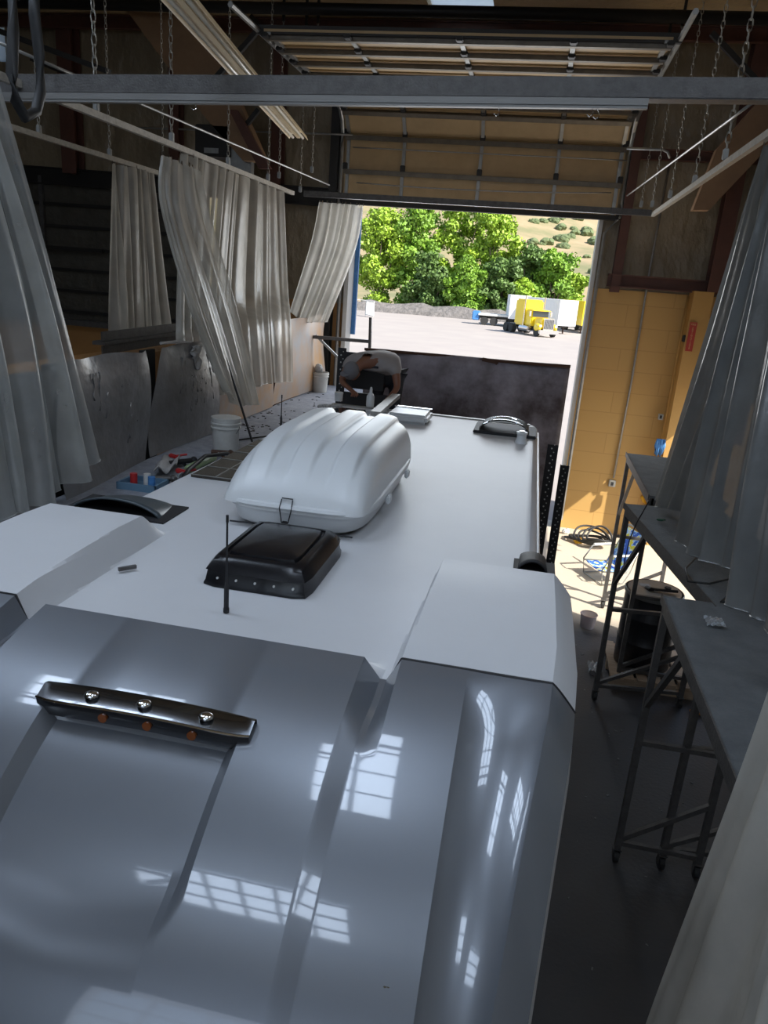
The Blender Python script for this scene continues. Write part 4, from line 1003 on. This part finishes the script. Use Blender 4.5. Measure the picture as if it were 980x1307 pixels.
def deck_bits():
    m = B(); P = []
    c = atz(910, 797, 2.4)
    for i in range(8): P.append([(c.x-.06+.018*i, c.y-.08+.022*j, 2.415+.018*abs(math.sin(i*1.7+j*1.3))) for j in range(8)])
    m.grid(P); tag(m.build('crumpled_film', M['polythene']), 'crumpled clear film on the nearest scaffold deck', 'film')
    m = B(); c = atz(842, 666, 2.4); m.sph(c+Vector((0, 0, .02)), .03, (1.3, .8, .4)); m.sph(c+Vector((.03, .02, .02)), .018, (1.6, .6, .5)); tag(m.build('leaf_scrap', mat('dark_green', (.02, .09, .05), .6), smooth=True), 'small dark green scrap on the middle scaffold deck', 'scrap')
    m = B(); pts = [atz(828, 640, 2.9), atz(812, 668, 2.5), atz(803, 690, 2.3), atz(796, 720, 1.9)]; m.tube(pts, .006, 5); tag(m.build('power_cord', M['rubber'], smooth=True), 'thin dark cord hanging over the edge of the middle scaffold', 'cord')
    pts = [atz(895, 705, 2.42), atz(875, 725, 2.42), atz(878, 742, 2.415), atz(905, 745, 2.42), atz(935, 738, 2.42), atz(938, 752, 2.41), atz(920, 768, 2.41), atz(960, 770, 2.41)]
    m = B(); m.tube(pts, .009, 6); tag(m.build('extension_cord', M['rubber'], smooth=True), 'dark cord curling across the middle scaffold deck below the curtain', 'cord')
deck_bits()

def drum():
    c = Vector((1.83, 8.95, .155)); R = .335; H = 1.0
    r = root('steel_drum', c, 'black steel drum with scuffed lid on a pallet behind the middle scaffold', 'drum')
    m = B(); m.lathe(c, [(R*.98, 0), (R, .01), (R, H*.32), (R*1.03, H*.335), (R*1.03, H*.35), (R, H*.365), (R, H*.64), (R*1.03, H*.655), (R*1.03, H*.67), (R, H*.685), (R, H*.93)], 40); m.build('drum_body', M['drum'], r, autos=True)
    m = B(); m.lathe(c, [(R*1.02, H*.93), (R*1.05, H*.94), (R*1.05, H*.975), (R*1.02, H*.985)], 40); m.build('closing_ring', M['galv'], r, autos=True)
    m = B(); m.lathe(c, [(R*1.0, H*.95), (R*1.0, H*.985), (R*.95, H*.985), (R*.93, H*.972), (.01, H*.972)], 40); l = m.build('lid', M['lidm'], r, autos=True)
    m = B(); m.cyl(c+Vector((.17, .1, H*.97)), c+Vector((.17, .1, H*1.0)), .04); m.build('bung', M['blackm'], l)
    t = c+Vector((0, -.02, H*.975+.02))
    m = B(); m.tube([t+Vector((-.08, .02, 0)), t+Vector((.02, -.03, .012)), t+Vector((.26, -.02, .02))], .018, 8); m.cyl(t+Vector((-.09, .05, -.02)), t+Vector((-.05, -.05, -.0)), .035)
    tag(m.build('sanding_tool', M['blackm'], autos=True), 'black hand tool lying on the drum lid', 'tool')
    m = B(); m.box(c+Vector((-.1, .12, H*.98)), (.13, .09, .012), (0, 0, .3)); tag(m.build('paper_scrap', M['rag']), 'grey scrap of abrasive paper on the drum lid', 'paper')
drum()
def pallet():
    x0, y0 = 1.42, 8.45; r = root('wooden_pallet', (x0+.55, y0+.5, 0), 'weathered wooden pallet under the black drum', 'pallet')
    for k in range(3): B().b2((x0, y0+.45*k, .02), (x0+1.25, y0+.45*k+.1, .12)).build('stringer', M['wood'], r)
    for k in range(8): B().b2((x0+.16*k, y0, .12), (x0+.16*k+.12, y0+1.0, .145)).build('deck_board', M['wood'], r)
    for k in range(3): B().b2((x0, y0+.45*k, 0), (x0+1.25, y0+.45*k+.1, .02)).build('bottom_board', M['wood'], r)
pallet()
def floor_things():
    c = atz(749, 800, 0); r = root('plastic_tub', c, 'cloudy plastic tub on the floor beside the scaffold leg', 'tub')
    m = B(); m.lathe(c, [(.095, 0), (.10, .01), (.115, .19), (.12, .2), (.11, .2), (.10, .02), (.01, .015)], 26, caps=False); m.build('tub_wall', M['clearpl'], r, autos=True)
    m = B(); m.lathe(c, [(.12, .195), (.125, .2), (.12, .206)], 26, caps=False); m.build('rim', mat('pinkish_rim', (.6, .4, .38), .4), r)
    m = B(); c = atz(758, 856, 0); P = [[(c.x-.08+.02*i, c.y-.12+.03*j, .02+.06*abs(math.sin(i*1.3+j*.9))) for j in range(9)] for i in range(9)]; m.grid(P)
    tag(m.build('plastic_bag', M['polythene']), 'crumpled bluish plastic bag on the dark floor near the pallet', 'bag')
    m = B(); c = atz(888, 912, 0); 
    for k, (dx, dy) in enumerate(((0, 0), (.04, .03), (.05, -.02), (.0, .06), (-.04, .02))): m.sph(c+Vector((dx, dy, .03)), .03, (1.2, .7, .7), n=8)
    tag(m.build('work_glove', M['orange'], smooth=True), 'orange work glove dropped under the scaffold deck', 'glove')
    # cable heap by the wall
    for k in range(6):
        c = Vector((1.42+.05*k, 14.05-.06*k, .05+.03*k)); a0 = .5*k; pts = [c+Vector((.36*math.cos(t)*(1-.07*k), .20*math.sin(t), .03*math.sin(2*t+k)+.03*k*max(0, math.sin(t))+(.16 if k == 2 else 0)*max(0, math.sin(t)))) for t in np.linspace(a0, a0+6.1, 30)]
        m = B(); m.tube(pts, .02, 7, closed=True)
        if k == 0: r = root('cable_coil', (1.5, 14, 0), 'heap of coiled black cable at the foot of the ochre wall', 'cable')
        m.build('cable_loop', M['rubber'], r, smooth=True)
    for px, py, mt, lab, s in ((738, 690, M['yellow'], 'yellow plug box in front of the black cable heap', .11), (765, 693, M['yellow'], 'yellow cord end right of the cable heap', .09), (776, 668, M['red'], 'red power tool case behind the cable heap', .12), (722, 678, M['white'], 'white crumpled wrapper left of the cable heap', .09), (755, 690, M['rust'], 'brown wooden offcut among the cables', .08)):
        c = atz(px, py, .05); m = B(); m.box(c, (s*1.6, s, s*.9), (.1, .1, .5), bev=.02); m.box(c+Vector((.03, .02, s*.4)), (s*.8, s*.5, s*.4), (0, .3, .8), bev=.01)
        tag(m.build({0: 'plug_box', 1: 'cord_end', 2: 'tool_case', 3: 'wrapper', 4: 'wood_offcut'}[[738, 765, 776, 722, 755].index(px)], mt), lab, 'clutter')
    c = atz(760, 700, 0)
    # scattered chips on the dark floor
    m = B()
    for k in range(60):
        x = random.uniform(.6, 2.4); y = random.uniform(4, 10); m.box((x, y, .004), (random.uniform(.008, .04), random.uniform(.006, .02), .006), (0, 0, random.uniform(0, 3)))
    tag(m.build('floor_chips', mat('grey_chips', (.2, .2, .2), .8)), 'small grey chips scattered over the dark floor', 'debris', kind='stuff')
    # folding beach chair
    r = root('beach_chair', (1.75, 12.2, 0), 'low folding beach chair with blue and yellow print by the scaffold leg', 'chair')
    cx, cy = 1.72, 12.2
    ang = math.radians(-62); Rm = Matrix.Rotation(ang, 3, 'Z')
    def q(x, y, z): v = Rm @ Vector((x, y, 0)); return Vector((cx+v.x, cy+v.y, z))
    P = [[q(-.26+.52*i/6, -.30+.42*j/6, .24-.03*j/6+.0-.03*math.sin(math.pi*i/6)) for j in range(7)] for i in range(7)]; m = B(); m.grid(P); m.build('seat', M['print'], r, solid=.01, smooth=True)
    P = [[q(-.26+.52*i/6, .12+.30*j/6, .22+.60*j/6) for j in range(7)] for i in range(7)]; m = B(); m.grid(P); m.build('backrest', M['print'], r, solid=.01, smooth=True)
    m = B()
    for s in (-.28, .28):
        m.tube([q(s, -.32, .25), q(s, .12, .21), q(s, .44, .86)], .014, 7); m.tube([q(s, -.30, .02), q(s, .1, .02), q(s, .2, .2), q(s, .28, .5), q(s, -.2, .5), q(s, -.34, .28), q(s, -.30, .02)], .012, 7)
    m.tube([q(-.28, .44, .86), q(.28, .44, .86)], .014, 7); m.tube([q(-.28, -.3, .02), q(.28, -.3, .02)], .012, 7); m.build('tube_frame', M['galv'], r, smooth=True)
    for s in (-.29, .29): m = B(); m.box(q(s, .02, .515), (.05, .4, .03), Rm, bev=.01); m.build('armrest', M['white'], r)
floor_things()
def wall_things():
    r = root('outlet_box', aty(781, 617, 14.76), 'square metal outlet box at the foot of the conduit on the ochre wall', 'outlet'); c = Vector(r['o_'])
    B().box(c, (.13, .06, .13), bev=.008).build('box', M['galv'], r); B().box(c+Vector((0, -.035, 0)), (.05, .01, .07)).build('socket_face', M['blackm'], r)
    a, b2 = aty(783, 610, 14.75), aty(829, 345, 14.75); m = B(); m.tube([a, (a+b2)/2+Vector((.02, 0, 0)), b2, Vector((b2.x+.02, 14.7, 6.9))], .02, 8); tag(m.build('conduit', M['galv'], smooth=True), 'thin pale conduit running down the ochre wall to the outlet box', 'conduit')
    c = aty(843, 532, 14.6); r = root('wall_outlet', c, 'small outlet high on the ochre wall beside the pilaster', 'outlet'); B().box(c, (.09, .05, .11), bev=.006).build('box', M['galv'], r); B().box(c+Vector((0, -.03, 0)), (.04, .01, .06)).build('socket_face', M['blackm'], r)
    m = B(); m.tube([aty(879, 378, 14.74), aty(866, 445, 14.74), aty(846, 560, 14.74)], .03, 7); tag(m.build('painted_pipe', M['ochre'], smooth=True), 'ochre painted pipe in the corner beside the pilaster', 'pipe')
    c = aty(874, 432, 14.4); tag(B().box(c, (.09, .08, .12), bev=.01).build('switch_box', M['blackm']), 'small dark switch box on the painted pipe by the sign', 'switch')
    # fire extinguisher sign on the pilaster
    c = aty(882, 430, 14.33); r = root('fire_extinguisher_sign', c, 'narrow red upright sign reading FIRE EXTINGUISHER on the pilaster', 'sign')
    B().box(c, (.12, .01, .50)).build('sign_plate', M['signred'], r)
    def txt(s, size, loc, rot, mt, par):
        t = bpy.data.curves.new('t', 'FONT'); t.body = s; t.size = size; t.extrude = .001; t.align_x = 'CENTER'; t.align_y = 'CENTER'
        to = bpy.data.objects.new('t', t); COL.objects.link(to); bpy.context.view_layer.update()
        me = bpy.data.meshes.new_from_object(to.evaluated_get(bpy.context.evaluated_depsgraph_get())); bpy.data.objects.remove(to); me.materials.clear(); me.materials.append(mt)
        o = bpy.data.objects.new('lettering', me); COL.objects.link(o); o.parent = par; o.location = Vector(loc)-Vector(par['o_']); o.rotation_euler = rot
    for k, ch in enumerate('EXTINGUISHER'): txt(ch, .042, c+Vector((.0, -.008, .15-.032*k)), (math.pi/2, 0, 0), M['cream'], r)
    txt('FIRE', .045, c+Vector((0, -.008, .21)), (math.pi/2, 0, 0), M['cream'], r)
    m = B(); c = aty(842, 570, 14.3)
    for k in range(7): m.tube([c+Vector((.02*k-.06, 0, .14)), c+Vector((.025*k-.08, -.03, .02)), c+Vector((.02*k-.07, -.01, -.14-.02*(k % 3)))], [.02, .028, .014], 6)
    tag(m.build('blue_rope_bundle', M['blue'], smooth=True), 'bundle of blue cord hanging in the corner above the far scaffold', 'cord')
    m = B(); c = aty(839, 592, 14.3); m.lathe(c+Vector((0, 0, -.16)), [(.045, 0), (.05, .02), (.05, .2), (.02, .25), (.02, .28)], 16); tag(m.build('red_cylinder', M['signred'], smooth=True), 'small red bottle hanging under the blue cord bundle', 'bottle')
    m = B(); c = aty(822, 640, 14.76); m.tube([c+Vector((-.06, 0, .1)), c, c+Vector((.1, 0, -.08)), c+Vector((-.04, 0, -.18))], .035, 7); tag(m.build('yellow_strap', M['yellow'], smooth=True), 'yellow strap on the wall behind the far scaffold deck', 'strap')
    # electric heater cabinet and grey box on the end wall
    r = root('unit_heater', aty(285, 192, 13.4), 'small dark unit heater with pale badge under the roof behind the curtain rail', 'heater')
    c = aty(276, 182, 13.4); B().box(c, (.62, .4, .5), bev=.02).build('casing', M['blacksteel'], r); B().box(c+Vector((0, -.21, -.16)), (.26, .01, .08)).build('badge', M['galv'], r)
    c = aty(308, 203, 13.4); tag(B().box(c, (.42, .15, .48), bev=.01).build('junction_cabinet', M['galv']), 'plain grey metal cabinet beside the unit heater', 'cabinet')
wall_things()

# ------------------------------------------------------------------ overhead rails, beam, light, chains
TZ = 5.78
def ctrack(a, b, label, w=.05, h=.06):
    a = Vector(a); b = Vector(b); return tag(B().bar(a, b, w, h).build('curtain_track', M['rail']), label, 'track')
ctrack((-4.3, 4.3, TZ), (-4.3, 13.0, TZ), 'long pale curtain track over the left gantry')
ctrack((-5.85, 6.2, TZ), (-5.85, 11.6, TZ), 'farther pale curtain track carrying one hanging sheet')
ctrack((1.55, 1.2, TZ), (1.55, 13.0, TZ), 'pale curtain track over the right scaffolds')
pc, pd = aty(388, 247, 13.0), aty(831, 272, 13.0)
tag(B().bar(pc, pd, .05, .09).build('curtain_track', M['steel']), 'dark cross track in front of the door foot', 'track')
def big_beam():
    Y = 6.0; a, b_ = aty(-260, 108, Y), aty(1240, 120, Y)
    r = root('overhead_channel', (a+b_)/2, 'grey steel beam spanning the whole view under the roof', 'beam')
    d = b_-a
    m = B(); m.bar(a, b_, .02, .15) if False else None
    ang = math.atan2(d.z, d.x); rot = Euler((0, -ang, 0)).to_matrix(); L = d.length; c = (a+b_)/2
    m = B(); m.box(c+rot @ Vector((0, 0, .02)), (L, .03, .12), rot); m.box(c+rot @ Vector((0, .06, .08)), (L, .14, .015), rot); m.box(c+rot @ Vector((0, .06, -.04)), (L, .14, .015), rot)
    m.build('channel', M['steel'], r)
    a2, b3 = aty(-260, 124, Y), aty(826, 131, Y); m = B(); c2 = (a2+b3)/2; L2 = (b3-a2).length; m.box(c2+Vector((0, -.03, 0)), (L2, .09, .05), rot); m.box(c2+Vector((0, -.05, -.03)), (L2, .05, .02), rot); m.build('lower_rail', mat('dull_rail', (.24, .235, .225), .5, metal=.4), r)
    return r
big_beam()
def hook(px, py, lab):
    c = aty(px, py, 5.95); m = B(); m.tube([c+Vector((0, 0, .08)), c+Vector((0, 0, .03)), c+Vector((.018, 0, .005)), c+Vector((.02, 0, -.02)), c+Vector((0, 0, -.035)), c+Vector((-.02, 0, -.02))], .004, 6); tag(m.build('track_hook', M['chrome'], smooth=True), lab, 'hook')
hook(247, 134, 'small steel hook hanging below the beam beside the light fixture'); hook(634, 141, 'empty hook under the middle of the overhead beam'); hook(753, 142, 'left hook of the pair under the right end of the lower rail'); hook(761, 145, 'right hook of the pair under the right end of the lower rail')
def light_fixture():
    a, b_ = atz(381, 178, 6.3), atz(228, 2, 6.3); d = (a-b_).normalized(); a2 = b_-d*1.2
    r = root('strip_light', (a+a2)/2, 'long cream twin strip light fixture hanging diagonally under the roof', 'light fixture')
    q = d.to_track_quat('Z', 'Y').to_matrix(); L = (a-a2).length; c = (a+a2)/2
    side = d.cross(Vector((0, 0, 1))).normalized(); up = Vector((0, 0, 1))
    def prof(pts, name, mt, par):
        m = B(); P = [[c+d*s*L/2+side*x+up*z for x, z in pts] for s in (-1, 1)]; m.grid(P); return m.build(name, mt, par, solid=.006)
    prof([(-.13, .0), (-.11, .05), (-.05, .09), (.05, .09), (.11, .05), (.13, 0)], 'reflector', mat('cream_enamel', (.85, .70, .46), .4), r)
    m = B(); m.box(c+up*.06, (.05, .09, L), q); 
    m.build('ballast_channel', mat('cream_enamel_b', (.85, .70, .46), .4), r)
    for s in (-.07, .07): m = B(); m.cyl(c+side*s+up*.012-d*L*.49, c+side*s+up*.012+d*L*.49, .019, n=10); m.build('tube', mat('unlit_tube', (.72, .66, .55), .3), r, smooth=True)
light_fixture()
LINK = None
def chain(p0, L, label, big=1.0):
    # a hanging chain, links alternating; built down from p0 (top)
    p0 = Vector(p0); pit = .062*big; n = int(L/pit); m = B()
    for k in range(n):
        c = p0-Vector((0, 0, pit*(k+.5))); w = .016*big; h = pit*.62; pts = []
        for t in range(8):
            a = 2*math.pi*t/8; x = w*math.cos(a); z = h*math.sin(a); pts.append(c+(Vector((x, 0, z)) if k % 2 else Vector((0, x, z))))
        m.tube(pts, .0048*big, 4, closed=True)
    o = tag(m.build('hanging_chain', M['chain'], origin=p0, smooth=True), label, 'chain', 'chains holding the curtain tracks')
    e = p0-Vector((0, 0, L)); B().box(e, (.05, .05, .10), bev=.008).build('track_clip', M['galv'], o); B().b2(p0-Vector((.02, .02, .1)), Vector((p0.x+.02, p0.y+.02, 8.78))).build('roof_hanger', M['blacksteel'], o); return o
def chain_px(px, py, xpl, ztop, label, big=1.0, slack=0):
    c = atx(px, py, xpl); chain((c.x, c.y, ztop), ztop-c.z-.02, label, big)
chain_px(123, 138, -4.3, 8.4, 'heavy bunched chain holding the left track nearest the camera', 1.5)
chain_px(219, 178, -4.3, 8.4, 'chain holding the left track above the swept curtain', 1.3)
chain_px(291, 208, -4.3, 8.4, 'chain holding the left track over the straight curtain')
chain_px(342, 228, -4.3, 8.4, 'chain holding the left track near its far end')
chain_px(383, 243, -4.3, 8.4, 'last chain at the far tip of the left track')
chain_px(50, 168, -5.85, 8.4, 'thin chain on the farther left track nearest the camera')
chain_px(140, 197, -5.85, 8.4, 'thin chain on the farther left track above its sheet')
chain_px(208, 220, -5.85, 8.4, 'thin chain at the far end of the farther left track')
chain_px(398, 218, -4.0, 8.4, 'chain hanging beside the strip light end')
chain_px(356, 225, -4.55, 8.4, 'loose thin chain just behind the far end of the left track')
chain_px(886, 232, 1.55, 8.4, 'chain holding the right track, middle of three heavy ones', 1.2)
chain_px(925, 200, 1.55, 8.4, 'heavy chain holding the right track closest to the right curtain', 1.5)
chain_px(855, 250, 1.55, 8.4, 'thin chain left of the heavy chains on the right track')
chain_px(832, 262, 1.5, 8.4, 'thin chain near the far corner of the right track')
chain_px(818, 262, 1.42, 8.4, 'thin chain beside the far corner of the right track')
chain_px(812, 235, 1.45, 8.0, 'short chain left of the far corner of the right track')
# slack wire lines
def line(a, b_, rr, name, mt, lab, cat, sag=0):
    a = Vector(a); b_ = Vector(b_); pts = [a.lerp(b_, t)-Vector((0, 0, sag*4*t*(1-t))) for t in np.linspace(0, 1, 12)]; return tag(B().tube(pts, rr, 6).build(name, mt, smooth=True), lab, cat)
line(atx(0, 55, -4.0), atx(420, 236, -3.6), .012, 'tension_wire', M['galv'], 'thin pale wire slanting above the left curtain track', 'wire')
line(atx(800, 250, 1.2), atx(962, 130, 1.35), .012, 'tension_wire', M['galv'], 'thin pale rod slanting above the right curtain track', 'wire')
m = B(); m.tube([aty(806, 189, 13), aty(848, 191, 13), aty(854, 198, 13), aty(838, 330, 13.2), aty(800, 520, 14.6)], .018, 7) if False else None
m = B(); m.tube([aty(800, 189, 13), aty(846, 191, 13), aty(852, 194, 13), aty(855, 202, 13)], .02, 7); tag(m.build('bent_conduit', M['galv'], smooth=True), 'short bent pale conduit beside the chains at the right of the door', 'conduit')
line(aty(172, 163, 14.5), aty(450, 172, 14.5), .018, 'wall_conduit', M['galv'], 'thin conduit running level across the dark insulated wall', 'conduit')
line(aty(450, 188, 14.4), aty(800, 205, 14.4), .012, 'door_cable', M['galv'], 'thin cable across the hanging rows of the overhead door', 'cable')
line(aty(455, 233, 14.4), aty(780, 246, 14.4), .012, 'door_cable', M['galv'], 'lower thin cable across the foot row of the overhead door', 'cable', .05)
# black air hoses drooping at top left
for k, (pts, lab) in enumerate(([[(14, -20), (16, 60), (14, 130), (30, 152), (48, 140), (50, 90), (44, 20), (42, -20)]], ), ) if False else ():
    pass
m = B(); m.tube([atx(x, y, -3.4) for x, y in ((14, -30), (17, 40), (15, 95), (20, 128), (32, 150), (46, 142), (52, 118), (50, 70), (44, 20), (43, -30))], .035, 8)
tag(m.build('air_hose_loop', M['rubber'], smooth=True), 'black hose hanging in a long loop at the top left', 'hose')

# ------------------------------------------------------------------ curtains
def cr(P, t):
    n = len(P)-1; f = min(max(t, 0), 1)*n; i = min(int(f), n-1); u = f-i
    p0, p1, p2, p3 = P[max(i-1, 0)], P[i], P[i+1], P[min(i+2, n)]
    return .5*((2*p1)+(p2-p0)*u+(2*p0-5*p1+4*p2-p3)*u*u+(3*p1-p0-3*p2+p3)*u**3)
def curtain(label, rows, folds, amp0, amp1, seed, mt, NU=120, NV=44, nrm=None, hem=.03, sharp=1.0, hooks=True):
    rows = [[Vector(p) for p in rw] for rw in rows]; rg = random.Random(seed)
    ph = [rg.uniform(0, 6.28) for _ in range(6)]
    r = root('curtain_sheet', rows[0][0].lerp(rows[0][-1], .5), label, 'curtain', 'plastic curtain sheets')
    G = []
    for j in range(NV+1):
        v = j/NV; rw = []
        for i in range(NU+1):
            u = i/NU; p = cr([cr(q, u) for q in rows], v)
            d = (rows[0][-1]-rows[0][0]).normalized() if nrm is None else None
            nn = Vector((-d.y, d.x, 0)) if nrm is None else Vector(nrm)
            uu = u+.05*math.sin(u*7+ph[0]+v*1.2)/max(1, folds/6)
            uu += .035*math.sin(u*19+ph[4])/max(1, folds/5)+.012*math.sin(u*41+ph[5])
            s = math.sin(uu*folds*2*math.pi+ph[1]+.5*math.sin(v*2+ph[2])+.6*v*math.sin(u*13+ph[0]))*(.65+.35*math.sin(u*23+ph[5]+v))
            s = math.copysign(abs(s)**sharp, s)
            s2 = math.sin(uu*folds*3.7*math.pi+ph[3]+v*1.5)*.35
            amp = amp0+(amp1-amp0)*v**.8
            p = p+nn*((s+s2)*amp)+d*math.cos(uu*folds*2*math.pi+ph[1])*amp*.35 if d is not None else p+nn*((s+s2)*amp)
            if j == NV: p.z += hem*math.sin(u*11+ph[4])*.5
            rw.append(p)
        G.append(rw)
    m = B(); m.grid(G); m.build('sheet', mt, r, smooth=True)
    if hooks:
        for k in range(0, NU+1, max(4, NU//10)):
            p = G[0][k]; h = B(); h.tube([p+Vector((0, 0, -.015)), p+Vector((0, 0, .03))], .006, 5); h.build('hook', M['chrome'], r)
    # welded hem
    m = B(); m.tube([G[-1][k]+Vector((0, 0, .004)) for k in range(0, NU+1, 2)], .005, 5); m.build('hem', mt, r)
    return r
X = lambda px, py, x: atx(px, py, x)
tz = TZ-.04
# C1 near left
curtain('widest hanging plastic sheet at the left edge nearest the camera',
        [[(-4.3, 4.2, tz), (-4.3, 4.9, tz), (-4.3, 5.72, tz)],
         [X(-120, 420, -4.0), X(-10, 400, -4.0), X(72, 370, -4.0)],
         [X(-130, 700, -3.75), X(0, 663, -3.75), X(62, 632, -3.75), X(132, 588, -3.78)]], 5, .05, .13, 3, M['curtclear'], NU=150, sharp=.8)
# C2
curtain('narrow far sheet hanging alone on the farther left track',
        [[X(142, 208, -5.85), X(170, 214, -5.85), X(196, 219, -5.85)], [X(140, 430, -5.85), X(180, 430, -5.85), X(216, 428, -5.85)]], 6, .05, .09, 4, M['curt'])
# C3b straight
curtain('straight pleated plastic sheet below the far half of the left track',
        [[(-4.3, 8.9, tz), (-4.3, 10.6, tz), (-4.3, 12.5, tz)], [X(229, 400, -4.3), X(295, 380, -4.25), X(367, 360, -4.2)], [X(229, 440, -4.22), X(282, 430, -4.0), X(325, 420, -3.78), X(372, 415, -3.78)], [X(230, 500, -4.2), X(285, 505, -3.9), X(330, 492, -3.7), X(374, 488, -3.7)]], 12, .05, .045, 5, M['curt'], NU=220)
# C3a swept
curtain('gathered sheet swept diagonally across in front of the pleated one',
        [[X(207, 197, -4.25), X(228, 207, -4.25), X(250, 216, -4.25)], [X(208, 262, -4.2), X(232, 275, -4.15), X(264, 280, -4.15)], [X(246, 395, -3.85), X(270, 400, -3.8), X(298, 400, -3.8)], [X(289, 500, -3.55), X(306, 518, -3.5), X(326, 515, -3.5)]], 4, .04, .06, 6, M['curt'], sharp=.8)
# C4 by the door
curtain('sheet swept aside to the left of the door opening',
        [[aty(408, 258, 13), aty(436, 260, 13), aty(463, 262, 13)], [aty(398, 310, 13), aty(425, 320, 13), aty(452, 318, 13)], [aty(370, 398, 13.1), aty(392, 412, 13.0), aty(416, 410, 13.1)]], 5, .035, .06, 8, M['curt'])
# right side
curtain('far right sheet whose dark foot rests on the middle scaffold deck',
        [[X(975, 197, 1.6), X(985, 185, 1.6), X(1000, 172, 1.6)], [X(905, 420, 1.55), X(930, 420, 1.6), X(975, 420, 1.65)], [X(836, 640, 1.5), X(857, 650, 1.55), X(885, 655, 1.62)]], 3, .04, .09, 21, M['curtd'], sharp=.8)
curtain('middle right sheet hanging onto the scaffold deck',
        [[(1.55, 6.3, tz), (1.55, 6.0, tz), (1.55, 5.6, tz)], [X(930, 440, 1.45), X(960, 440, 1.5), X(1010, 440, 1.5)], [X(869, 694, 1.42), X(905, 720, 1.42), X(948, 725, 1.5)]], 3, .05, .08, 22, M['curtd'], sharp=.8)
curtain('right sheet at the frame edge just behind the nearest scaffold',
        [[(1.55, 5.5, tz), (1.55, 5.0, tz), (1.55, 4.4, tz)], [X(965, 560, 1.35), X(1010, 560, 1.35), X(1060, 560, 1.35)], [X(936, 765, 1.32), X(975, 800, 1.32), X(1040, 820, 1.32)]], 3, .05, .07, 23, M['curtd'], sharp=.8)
curtain('closest sheet sweeping down the lower right corner of the view',
        [[(1.55, 4.2, tz), (1.55, 3.2, tz), (1.55, 2.0, tz)], [Vector((1.40, 3.5, 4.4)), Vector((1.40, 2.6, 4.4)), Vector((1.4, 1.6, 4.4))], [X(985, 880, 1.12), X(1040, 980, 1.1), X(1120, 1150, 1.1)], [X(825, 1307, .90), X(900, 1420, .90), X(990, 1600, .92)], [(.82, 2.7, .5), (.85, 2.0, .5), (.9, 1.3, .5)]], 2.5, .04, .06, 24, M['curt'], NU=100, NV=60)
for o in bpy.data.objects:
    if 'o_' in o: del o['o_']
